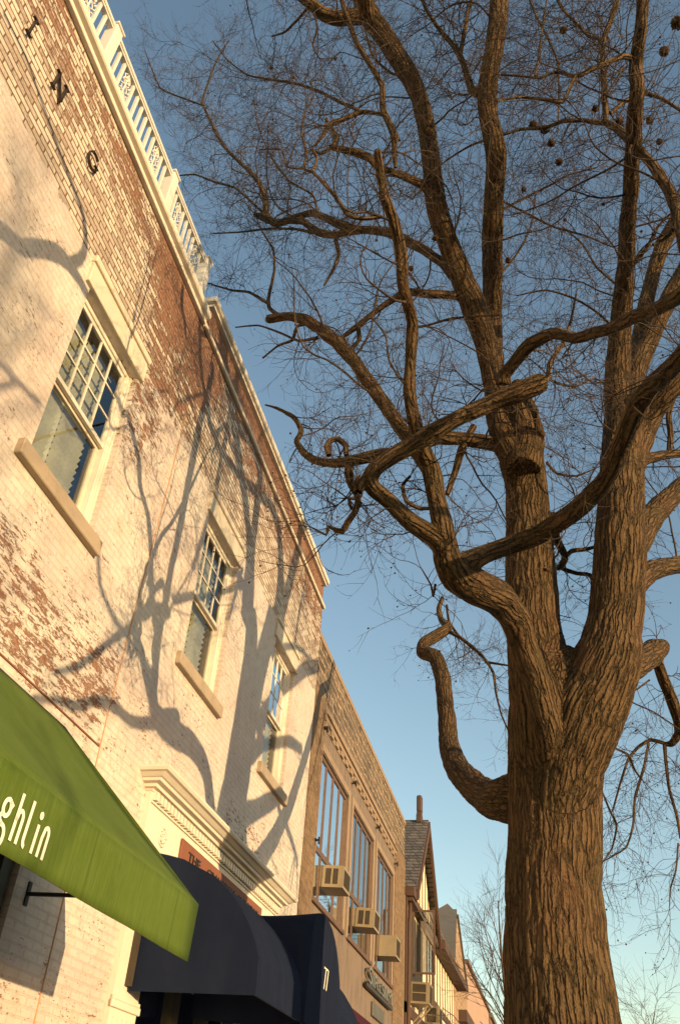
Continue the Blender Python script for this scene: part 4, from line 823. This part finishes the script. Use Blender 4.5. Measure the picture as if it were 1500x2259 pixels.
 [(1200, 830, 4.8, 5), (1230, 846, 5, 6), (1270, 852, 5.2, 5), (1310, 835, 5.4, 4), (1340, 850, 5.6, 3)],
 [(900, 860, 4.8, 5), (860, 800, 4.9, 5), (850, 740, 5.0, 4), (820, 700, 5.1, 3)],
 # hanging twigs at the right
 [(1465, 1642, 9.9, 9), (1468, 1680, 10.0, 8), (1475, 1740, 10.1, 7), (1492, 1800, 10.2, 6), (1500, 1850, 10.3, 5)],
 [(1465, 1640, 9.9, 8), (1435, 1632, 9.9, 8), (1405, 1650, 9.9, 7), (1385, 1675, 9.9, 6), (1370, 1720, 9.9, 5), (1350, 1790, 9.9, 4)],
 [(1430, 1640, 9.9, 6), (1420, 1690, 9.9, 6), (1400, 1760, 9.9, 6), (1396, 1820, 9.9, 5), (1380, 1870, 9.9, 4), (1330, 1900, 9.9, 3)],
 [(1335, 1640, 9.0, 5), (1365, 1655, 9.1, 5), (1385, 1665, 9.2, 6), (1400, 1700, 9.3, 5), (1415, 1720, 9.3, 4)],
 [(1325, 1740, 9.0, 4), (1345, 1790, 9.0, 5), (1360, 1820, 9.0, 5), (1350, 1870, 9.0, 4), (1330, 1900, 9.0, 3)],
 [(1432, 1500, 8.8, 4), (1405, 1520, 8.8, 4), (1380, 1530, 8.8, 3), (1395, 1550, 8.8, 3), (1440, 1570, 8.9, 3), (1500, 1610, 9, 3)],
 [(1495, 1860, 10.3, 4), (1490, 1920, 10.3, 4), (1478, 1960, 10.3, 3), (1476, 2000, 10.3, 2)],
]
OFFSIDE = [  # limbs of the same tree that leave the frame; traced from the shadows they throw on the facade ('p': facade pixel, metres off the wall, radius)
 [('p', -60, 470, 3.4, .08), ('p', 0, 505, 3.4, .075), ('p', 50, 545, 3.4, .07), ('p', 92, 548, 3.4, .075), ('p', 130, 562, 3.4, .085), ('p', 152, 582, 3.4, .075), ('p', 178, 620, 3.4, .06), ('p', 195, 655, 3.4, .05)],
 [('p', 152, 582, 3.4, .06), ('p', 178, 572, 3.4, .05), ('p', 190, 540, 3.4, .042), ('p', 185, 480, 3.4, .036), ('p', 165, 420, 3.4, .032), ('p', 130, 330, 3.4, .028), ('p', 95, 230, 3.4, .025), ('p', 60, 130, 3.4, .022), ('p', 10, 30, 3.4, .02)],
 [('p', -60, 790, 7.5, .03), ('p', 0, 800, 7.5, .03), ('p', 38, 840, 7.5, .03), ('p', 90, 890, 7.5, .026)],
 [('p', -60, 870, 7.5, .03), ('p', 0, 855, 7.5, .03), ('p', 38, 840, 7.5, .028)],
 [('p', 215, 1180, 7.2, .03), ('p', 222, 1290, 7.2, .03), ('p', 250, 1360, 7.2, .035), ('p', 300, 1430, 7.2, .04), ('p', 345, 1500, 7.2, .045)],
]
tree_base = (0.13, 7.95, GZ)
TR = thing('street_tree', tree_base, 'huge leafless oak with a furrowed brown trunk that forks beside the shops', 'tree')
TB = Vector((tree_base[0], tree_base[1], 0))
def to_obj(name, V, Fc, mat, parent, smooth=True, attr=None):
    me = bpy.data.meshes.new(name); V = np.asarray(V, float) + np.array([0, 0, EYE]) - np.array(wloc(parent) if parent else (0, 0, 0))
    Fc = np.asarray(Fc, np.int32); n = Fc.shape[1]
    me.vertices.add(len(V)); me.vertices.foreach_set('co', V.astype(np.float32).ravel())
    me.loops.add(Fc.size); me.loops.foreach_set('vertex_index', Fc.ravel())
    me.polygons.add(len(Fc)); me.polygons.foreach_set('loop_start', np.arange(0, Fc.size, n, dtype=np.int32)); me.polygons.foreach_set('loop_total', np.full(len(Fc), n, np.int32))
    me.update(calc_edges=True); me.validate()
    if smooth: me.polygons.foreach_set('use_smooth', np.ones(len(me.polygons), bool))
    if attr is not None:
        a = me.attributes.new('barkco', 'FLOAT_VECTOR', 'POINT'); a.data.foreach_set('vector', np.asarray(attr, np.float32).ravel())
    me.materials.append(mat); o = bpy.data.objects.new(name, me); COL.objects.link(o)
    if parent: o.parent = parent
    return o
def tube_np(C, n):
    """C: k x 4 centreline; returns verts, quads, bark coordinates"""
    k = len(C); T = np.gradient(C[:, :3], axis=0); T /= np.linalg.norm(T, axis=1)[:, None] + 1e-9
    U = np.zeros((k, 3)); u = np.cross(T[0], [0.3, 0.5, 0.8]); u /= np.linalg.norm(u)
    for i in range(k): u = u - T[i] * (u @ T[i]); u /= np.linalg.norm(u) + 1e-9; U[i] = u
    W = np.cross(T, U); a = np.arange(n) * 2 * np.pi / n
    off = U[:, None] * np.cos(a)[None, :, None] + W[:, None] * np.sin(a)[None, :, None]
    V = C[:, None, :3] + off * C[:, 3][:, None, None]
    s = np.concatenate([[0], np.cumsum(np.linalg.norm(np.diff(C[:, :3], axis=0), axis=1))])
    B = np.stack([np.cos(a)[None] * C[:, 3][:, None], np.sin(a)[None] * C[:, 3][:, None], np.repeat(s[:, None], n, 1)], -1)
    i, j = np.meshgrid(np.arange(k - 1), np.arange(n), indexing='ij'); j2 = (j + 1) % n
    Q = np.stack([i * n + j, i * n + j2, (i + 1) * n + j2, (i + 1) * n + j], -1).reshape(-1, 4)
    # caps
    V = V.reshape(-1, 3); B = B.reshape(-1, 3); e = len(V)
    V = np.vstack([V, C[0, :3], C[-1, :3] + T[-1] * C[-1, 3] * .5]); B = np.vstack([B, B[:1], B[-1:]])
    c0 = [[e, (q + 1) % n, q, q] for q in range(n)]; c1 = [[e + 1, (k - 1) * n + q, (k - 1) * n + (q + 1) % n, (k - 1) * n + (q + 1) % n] for q in range(n)]
    return V, Q, B, np.array([[c[0], c[1], c[2]] for c in c0] + [[c[0], c[1], c[2]] for c in c1])
def fused(curves, voxel):
    vs, fs, o = [], [], 0
    for C in curves:
        V, Q, B, T3 = tube_np(C, 20); vs.append(V); fs += [tuple(q + o) for q in Q.tolist() for q in [np.array(q)]] + [tuple(int(x) + o for x in q) for q in T3]; o += len(V)
    me = bpy.data.meshes.new('tmp'); me.from_pydata(np.vstack(vs).tolist(), [], [tuple(int(x) for x in f) for f in fs]); bm_fix(me)
    ob = bpy.data.objects.new('tmp', me); COL.objects.link(ob)
    md = ob.modifiers.new('r', 'REMESH'); md.mode = 'VOXEL'; md.voxel_size = voxel
    sm = ob.modifiers.new('s', 'SMOOTH'); sm.factor = 0.6; sm.iterations = 3
    dg = bpy.context.evaluated_depsgraph_get(); ev = ob.evaluated_get(dg); m2 = bpy.data.meshes.new_from_object(ev)
    bpy.data.objects.remove(ob)
    V = np.empty(len(m2.vertices) * 3); m2.vertices.foreach_get('co', V); V = V.reshape(-1, 3)
    Nn = np.empty(len(m2.vertices) * 3); m2.vertices.foreach_get('normal', Nn); Nn = Nn.reshape(-1, 3)
    Fc = np.array([tuple(p.vertices) for p in m2.polygons if len(p.vertices) == 4]); bpy.data.meshes.remove(m2)
    return V, Nn, Fc
def bark_coords(V, curves):
    segs = []; 
    for ci, C in enumerate(curves):
        T = np.gradient(C[:, :3], axis=0); T /= np.linalg.norm(T, axis=1)[:, None] + 1e-9
        u = np.array([1.0, 0.15, 0.1]) - T[0] * (np.array([1.0, 0.15, 0.1]) @ T[0]); u /= np.linalg.norm(u); s = ci * 3.7
        if segs and ci: near = min(segs, key=lambda e: np.linalg.norm(e[0] - C[0, :3])); s = near[5]
        for i in range(len(C)):
            u = u - T[i] * (u @ T[i]); u /= np.linalg.norm(u) + 1e-9
            if i: s += np.linalg.norm(C[i, :3] - C[i - 1, :3])
            segs.append((C[i, :3], C[i, 3], T[i], u.copy(), np.cross(T[i], u), s))
    Pn = np.array([q[0] for q in segs]); Rn = np.array([q[1] for q in segs]); Tn = np.array([q[2] for q in segs]); Un = np.array([q[3] for q in segs]); Wn = np.array([q[4] for q in segs]); Sn = np.array([q[5] for q in segs])
    out = np.zeros_like(V); rad = np.zeros(len(V))
    for a in range(0, len(V), 4000):
        v = V[a:a + 4000]; d = np.linalg.norm(v[:, None] - Pn[None], axis=2) - Rn[None] * 0.98; k = d.argmin(1)
        q = v - Pn[k]; out[a:a + 4000] = np.stack([(q * Un[k]).sum(1), (q * Wn[k]).sum(1), (q * Tn[k]).sum(1) + Sn[k]], -1); rad[a:a + 4000] = Rn[k]
    return out, rad
TC = [limb(p) for p in THICK]
V, Nn, Fc = fused(TC, 0.0145)
BC, rad = bark_coords(V, TC)
amp = np.clip(rad / 0.30, 0.12, 1.0) * 0.012
disp = np.empty(len(V))
for i in range(len(V)):
    b = BC[i]; q = Vector((b[0] * 20, b[1] * 20, b[2] * 1.8)); q += noise.noise_vector(Vector(b) * 5) * .38
    d4 = noise.voronoi(q)[0]; e = min(1.0, (d4[1] - d4[0]) / 0.35); disp[i] = (e - 0.75) + 0.5 * noise.noise(Vector(b) * 6)
V = V + Nn * (disp * amp)[:, None]
trunk = to_obj('trunk', V, Fc, M['bark'], TR, True, BC)
def attach(lists, roots):
    done = [list(r) for r in roots]; out = []
    for br_ in lists:
        f = br_[0]; best = None
        for c in done:
            for a_, b_ in zip(c[:-1], c[1:]):
                if isinstance(a_[0], str) or isinstance(b_[0], str): continue
                for t_ in (0, .25, .5, .75, 1):
                    qx, qy, qY = [a_[k] * (1 - t_) + b_[k] * t_ for k in range(3)]; dd = math.hypot(qx - f[0], qy - f[1])
                    if best is None or dd + 12 * abs(qY - f[2]) < best[0]: best = (dd + 12 * abs(qY - f[2]), qY, dd)
        dl = best[1] - f[2] if best[2] < 60 else 0
        nb = [(q[0], q[1], q[2] + dl + max(0, (700 - q[0])) * .0035 * (1 if f[0] < 900 else 0), q[3]) for q in br_]; out.append(nb); done.append(nb)
    return out
MEDIUM = attach(MEDIUM, THICK)
MC = [limb(p, 0.05, .05) for p in MEDIUM]; OC = [limb(p, 0.08, .04) for p in OFFSIDE]
for C in MC + OC:
    Vv, Q, B, T3 = tube_np(C, 12)
    to_obj('branch', Vv, Q, M['bark'], TR, True, B)

# ---- twigs: grown from the limbs in generations, as thin three-sided shoots
def grow(starts, dirs, length, r0, n, curl, up, r1=None):
    m = len(starts); P_ = np.zeros((m, n, 3)); P_[:, 0] = starts; d = dirs / (np.linalg.norm(dirs, axis=1)[:, None] + 1e-9); st = (length / (n - 1))[:, None]
    dr = RNG.normal(0, curl, (m, 3))
    for i in range(1, n):
        dr = 0.6 * dr + RNG.normal(0, curl, (m, 3)) * 0.8
        d = d + dr + np.array([0, 0, 1])[None] * up[:, None] if hasattr(up, 'shape') else d + dr + np.array([0, 0, up])
        d /= np.linalg.norm(d, axis=1)[:, None]; P_[:, i] = P_[:, i - 1] + d * st
    tp = np.linspace(0, 1, n)[None]; rr = r0[:, None] * (1 - tp * .65)
    return P_, rr
def shoots(P_, rr, per, lo, hi, spread, rng=RNG):
    m, n, _ = P_.shape; k = m * per; who = np.repeat(np.arange(m), per); t = lo + (hi - lo) * rng.random(k); x = t * (n - 1); i = np.minimum(x.astype(int), n - 2); f = (x - i)[:, None]
    st = P_[who, i] * (1 - f) + P_[who, i + 1] * f; tan = P_[who, i + 1] - P_[who, i]; tan /= np.linalg.norm(tan, axis=1)[:, None] + 1e-9
    q = rng.normal(0, 1, (k, 3)); q -= tan * (q * tan).sum(1)[:, None]; q /= np.linalg.norm(q, axis=1)[:, None]
    return st, tan * math.cos(spread) + q * math.sin(spread), rr[who, i]
def tubes_mesh(batches):
    vs, fs, o = [], [], 0
    for P_, rr in batches:
        m, n, _ = P_.shape; T = np.gradient(P_, axis=1); T /= np.linalg.norm(T, axis=2)[..., None] + 1e-9
        U = np.cross(T, np.array([.31, .52, .79])); U /= np.linalg.norm(U, axis=2)[..., None] + 1e-9; W = np.cross(T, U)
        a = np.arange(3) * 2 * np.pi / 3
        V = P_[:, :, None] + (U[:, :, None] * np.cos(a)[None, None, :, None] + W[:, :, None] * np.sin(a)[None, None, :, None]) * rr[:, :, None, None]
        vs.append(V.reshape(-1, 3)); b = np.arange(m)[:, None, None] * n * 3; i = np.arange(n - 1)[None, :, None] * 3; j = np.arange(3)[None, None]; j2 = (j + 1) % 3
        fs.append(np.stack(np.broadcast_arrays(b + i + j, b + i + j2, b + i + 3 + j2, b + i + 3 + j), -1).reshape(-1, 4) + o); o += m * n * 3
    return np.vstack(vs), np.vstack(fs)
def seeds(curves, every, rmin, rmax, frame=None):
    st, dr, rd = [], [], []
    for C in curves:
        s = 0.0; nxt = every * RNG.random()
        for i in range(1, len(C)):
            s += np.linalg.norm(C[i, :3] - C[i - 1, :3])
            if s > nxt and rmin < C[i, 3] < rmax:
                nxt = s + every * (0.5 + RNG.random()); t = C[i, :3] - C[i - 1, :3]; t /= np.linalg.norm(t) + 1e-9
                q = RNG.normal(0, 1, 3); q -= t * (q @ t); q /= np.linalg.norm(q)
                st.append(C[i, :3]); dr.append(t * .45 + q * .85); rd.append(C[i, 3])
    # tips carry on as twigs
    return np.array(st), np.array(dr), np.array(rd)
b_s, b_d, b_r = seeds([c for c in TC if c[:, 3].min() < .1] + MC, .62, .013, .12)
k_ = (b_s[:, 2] > 5.2) & (b_s[:, 1] < 10); b_s, b_d, b_r = b_s[k_], b_d[k_], b_r[k_]
A0, r0_ = grow(b_s, b_d, .7 + 1.1 * RNG.random(len(b_s)), np.clip(b_r * .30, .006, .014), 14, .20, .02)
A0[:, 0] = b_s
s0_, d0_, rr0 = shoots(A0, r0_, 6, .2, 1.0, .75)
st, dr, rd = seeds(MC, .10, .0, .06); st = np.vstack([st, s0_]); dr = np.vstack([dr, d0_]); rd = np.concatenate([rd, rr0 * 1.6])
s2, d2, r2 = seeds([c for c in TC if c[:, 3].min() < .1], .34, .0, .10)
nmed = len(st); st = np.vstack([st, s2]); dr = np.vstack([dr, d2]); rd = np.concatenate([rd, r2])
tips = np.array([c[-1, :3] for c in MC]); tdir = np.array([c[-1, :3] - c[-4, :3] for c in MC]); st = np.vstack([st, tips, tips]); dr = np.vstack([dr, tdir, tdir + RNG.normal(0, .02, tdir.shape)]); rd = np.concatenate([rd, np.full(len(tips) * 2, .012)])
keep = ~((st[:, 0] < -.9) & (st[:, 2] > 5.5) & (RNG.random(len(st)) < .42)); keep[-2 * len(tips):] = True; nmed = int(keep[:nmed].sum()); n2_ = int(keep[len(keep) - 2 * len(tips) - len(s2):len(keep) - 2 * len(tips)].sum()); st, dr, rd = st[keep], dr[keep], rd[keep]
hang = ((st[:, 2] < 4.8) & (st[:, 1] > 8.0))
upv = np.where(hang, -0.05, 0.035)
L = 0.35 + 0.55 * RNG.random(len(st)); L = np.where(hang, L * .9, L); L[nmed:nmed + n2_] *= .62
A1, r1_ = grow(st, dr, L, np.clip(rd * .3, .0038, .0075), 12, .185, upv)
s, d, r = shoots(A1, r1_, 4, .15, .98, .8); u2 = np.repeat(upv, 4)
A2, r2_ = grow(s, d, (.25 + .40 * RNG.random(len(s))), np.clip(r * .75, .0026, .0046), 8, .18, u2)
s, d, r = shoots(A2, r2_, 4, .2, .98, .8); u3 = np.repeat(u2, 4)
A3, r3_ = grow(s, d, (.08 + .17 * RNG.random(len(s))), np.clip(r * .8, .0018, .0030), 5, .16, u3)
def clear(P_, rr):      # shoots near the building are cut back
    bad = ((P_[..., 0] < F + 1.3) & (P_[..., 2] < 9.8) & (P_[..., 1] < 13)).any(1) & (P_[:, 0, 1] < 12); return P_[~bad], rr[~bad]
A0, r0_ = clear(A0, r0_); A1, r1_ = clear(A1, r1_); A2, r2_ = clear(A2, r2_); A3, r3_ = clear(A3, r3_)
V, Fq = tubes_mesh([(A0, r0_), (A1, r1_), (A2, r2_), (A3, r3_)])
tw = to_obj('twigs', V, Fq, M['twig'], TR, False); tw['kind'] = 'stuff'
# small dark acorn cups and buds at shoot ends
ends = A3[:, -1][RNG.random(len(A3)) < .10]; low = A3[:, -1][(A3[:, -1, 2] < 5.5) & (RNG.random(len(A3)) < .22)]; ends = np.vstack([ends, low])
oc = np.array([[1, 0, 0], [-1, 0, 0], [0, 1, 0], [0, -1, 0], [0, 0, 1], [0, 0, -1.2]]); of = np.array([[0, 2, 4], [2, 1, 4], [1, 3, 4], [3, 0, 4], [2, 0, 5], [1, 2, 5], [3, 1, 5], [0, 3, 5]])
sz = (.005 + .007 * RNG.random(len(ends)) ** 2)[:, None, None]
V = (ends[:, None] + oc[None] * sz).reshape(-1, 3); Fo = (np.arange(len(ends))[:, None, None] * 6 + of[None]).reshape(-1, 3)
ac = to_obj('acorn_cups', V, Fo, M['gall'], TR, True); ac['kind'] = 'stuff'
# woody galls
def lump(c, r, name, parent, mat, squash=1.0):
    import bmesh
    bm = bmesh.new(); bmesh.ops.create_icosphere(bm, subdivisions=3, radius=1)
    ph = Vector((random.random() * 9, random.random() * 9, 0))
    for v in bm.verts:
        n1 = noise.noise(v.co * 2.2 + ph); n2 = noise.noise(v.co * 6 + ph); v.co = v.co * (1 + .45 * n1 + .3 * n2); v.co.z *= squash
    me = bpy.data.meshes.new(name); 
    for v in bm.verts: v.co = v.co * r
    bm.to_mesh(me); bm.free(); me.materials.append(mat); me.polygons.foreach_set('use_smooth', [True] * len(me.polygons))
    o = bpy.data.objects.new(name, me); COL.objects.link(o); o.parent = parent; o.location = Vector(c) + Vector((0, 0, EYE)) - wloc(parent); return o
for px, py, Y, w_ in ((1242, 66, 4.6, 20), (1464, 114, 4.6, 26), (1176, 276, 4.9, 22), (1200, 286, 4.9, 22), (1215, 316, 4.8, 20), (1232, 358, 4.8, 20), (1432, 266, 4.8, 20), (1120, 574, 6.0, 16), (906, 592, 5.4, 15), (1066, 205, 4.7, 24), (1072, 232, 4.7, 22), (1155, 418, 5, 14), (960, 525, 5.4, 16), (1365, 268, 4.7, 20), (1494, 50, 4.4, 34), (1050, 640, 6.2, 12), (1454, 312, 4.8, 16), (945, 290, 4.9, 20), (1312, 240, 4.8, 18), (1185, 1135, 7, 5), (830, 530, 5.2, 8), (1330, 450, 5.2, 10), (1246, 485, 5.2, 9), (1440, 516, 5.2, 10), (720, 265, 4.4, 12), (598, 150, 4.8, 9), (740, 128, 4.2, 10)):
    p, t = P(px, py, Y); w_ *= .78
    dd_ = [(np.linalg.norm(c[:, :3] - p, axis=1).min(), c[np.linalg.norm(c[:, :3] - p, axis=1).argmin(), :3]) for c in MC + TC]; dm, q_ = min(dd_, key=lambda e: e[0])
    g0 = lump(p, w_ / 2 * t, 'gall', TR, M['gall'])
    if dm > w_ / 2 * t: mid_ = (p + q_) / 2 + np.array([.02, .03, .05]); MB().tube([tuple(q_), tuple(mid_ * .6 + q_ * .4), tuple(mid_ * .7 + p * .3), tuple(p)], [.006, .005, .004, .004], 5).build('gall_stalk', M['twig'], TR, smooth=True)
# healed knot and cut face
p, t = P(1200, 1262, 7.36); lump(p, .065, 'healed_knot', TR, M['gall'], .6)

# ------------------------------------------------------------------ small bare trees farther down the street
def bare_tree(name, x, y, h, label, seed, lean=(0, 0), nb=18, th=.6, grp='bare trees down the street'):
    rg = np.random.default_rng(seed); t = thing(name, (x, y, GZ), label, 'tree', grp)
    tr = np.array([(x + lean[0] * s * s + .12 * math.sin(s * 5), y + lean[1] * s * s, GZ + h * .9 * s, max(.015, th * (.16 * (1 - s) ** .8 + .015))) for s in np.linspace(0, 1, 24)])
    V, Q, B, T3 = tube_np(tr, 10); to_obj('trunk', V, Q, M['fartwig'], t, True)
    P0 = tr[None, :, :3]; r0 = tr[None, :, 3]
    s, d, r = shoots(P0, r0, nb, .25, .99, .62, rg); d[:, 2] = np.abs(d[:, 2]) * .8 + .25
    hh = (s[:, 2] - GZ) / h; A, ra = grow(s, d, h * .42 * (1.15 - hh) + .3, np.clip(r * .40, .008, .032), 10, .11, .05)
    s, d, r = shoots(A, ra, 8, .2, .98, .7, rg); B_, rb = grow(s, d, .5 + .9 * rg.random(len(s)), np.clip(r * .6, .005, .010), 8, .12, .04)
    s, d, r = shoots(B_, rb, 6, .2, .98, .7, rg); C_, rc = grow(s, d, .2 + .45 * rg.random(len(s)), np.clip(r * .7, .0035, .006), 5, .13, .04)
    V, Fq = tubes_mesh([(A, ra), (B_, rb), (C_, rc)]); c = to_obj('crown', V, Fq, M['fartwig'], t, False); return t
p, t = P(1122, 2259, 26.0); bare_tree('bare_tree', p[0], 26.0, 8.6, 'small leafless tree showing on the left of the big trunk', 3)
p, t = P(1385, 2259, 30.0); bare_tree('bare_tree', p[0], 30.0, 6.3, 'small leafless tree showing low on the right of the big trunk', 8, (.9, 0))
bare_tree('bare_tree', 12.5, -6.5, 9.5, 'leafless tree across the road that dapples the painted wall', 21, nb=30, th=1, grp=None)
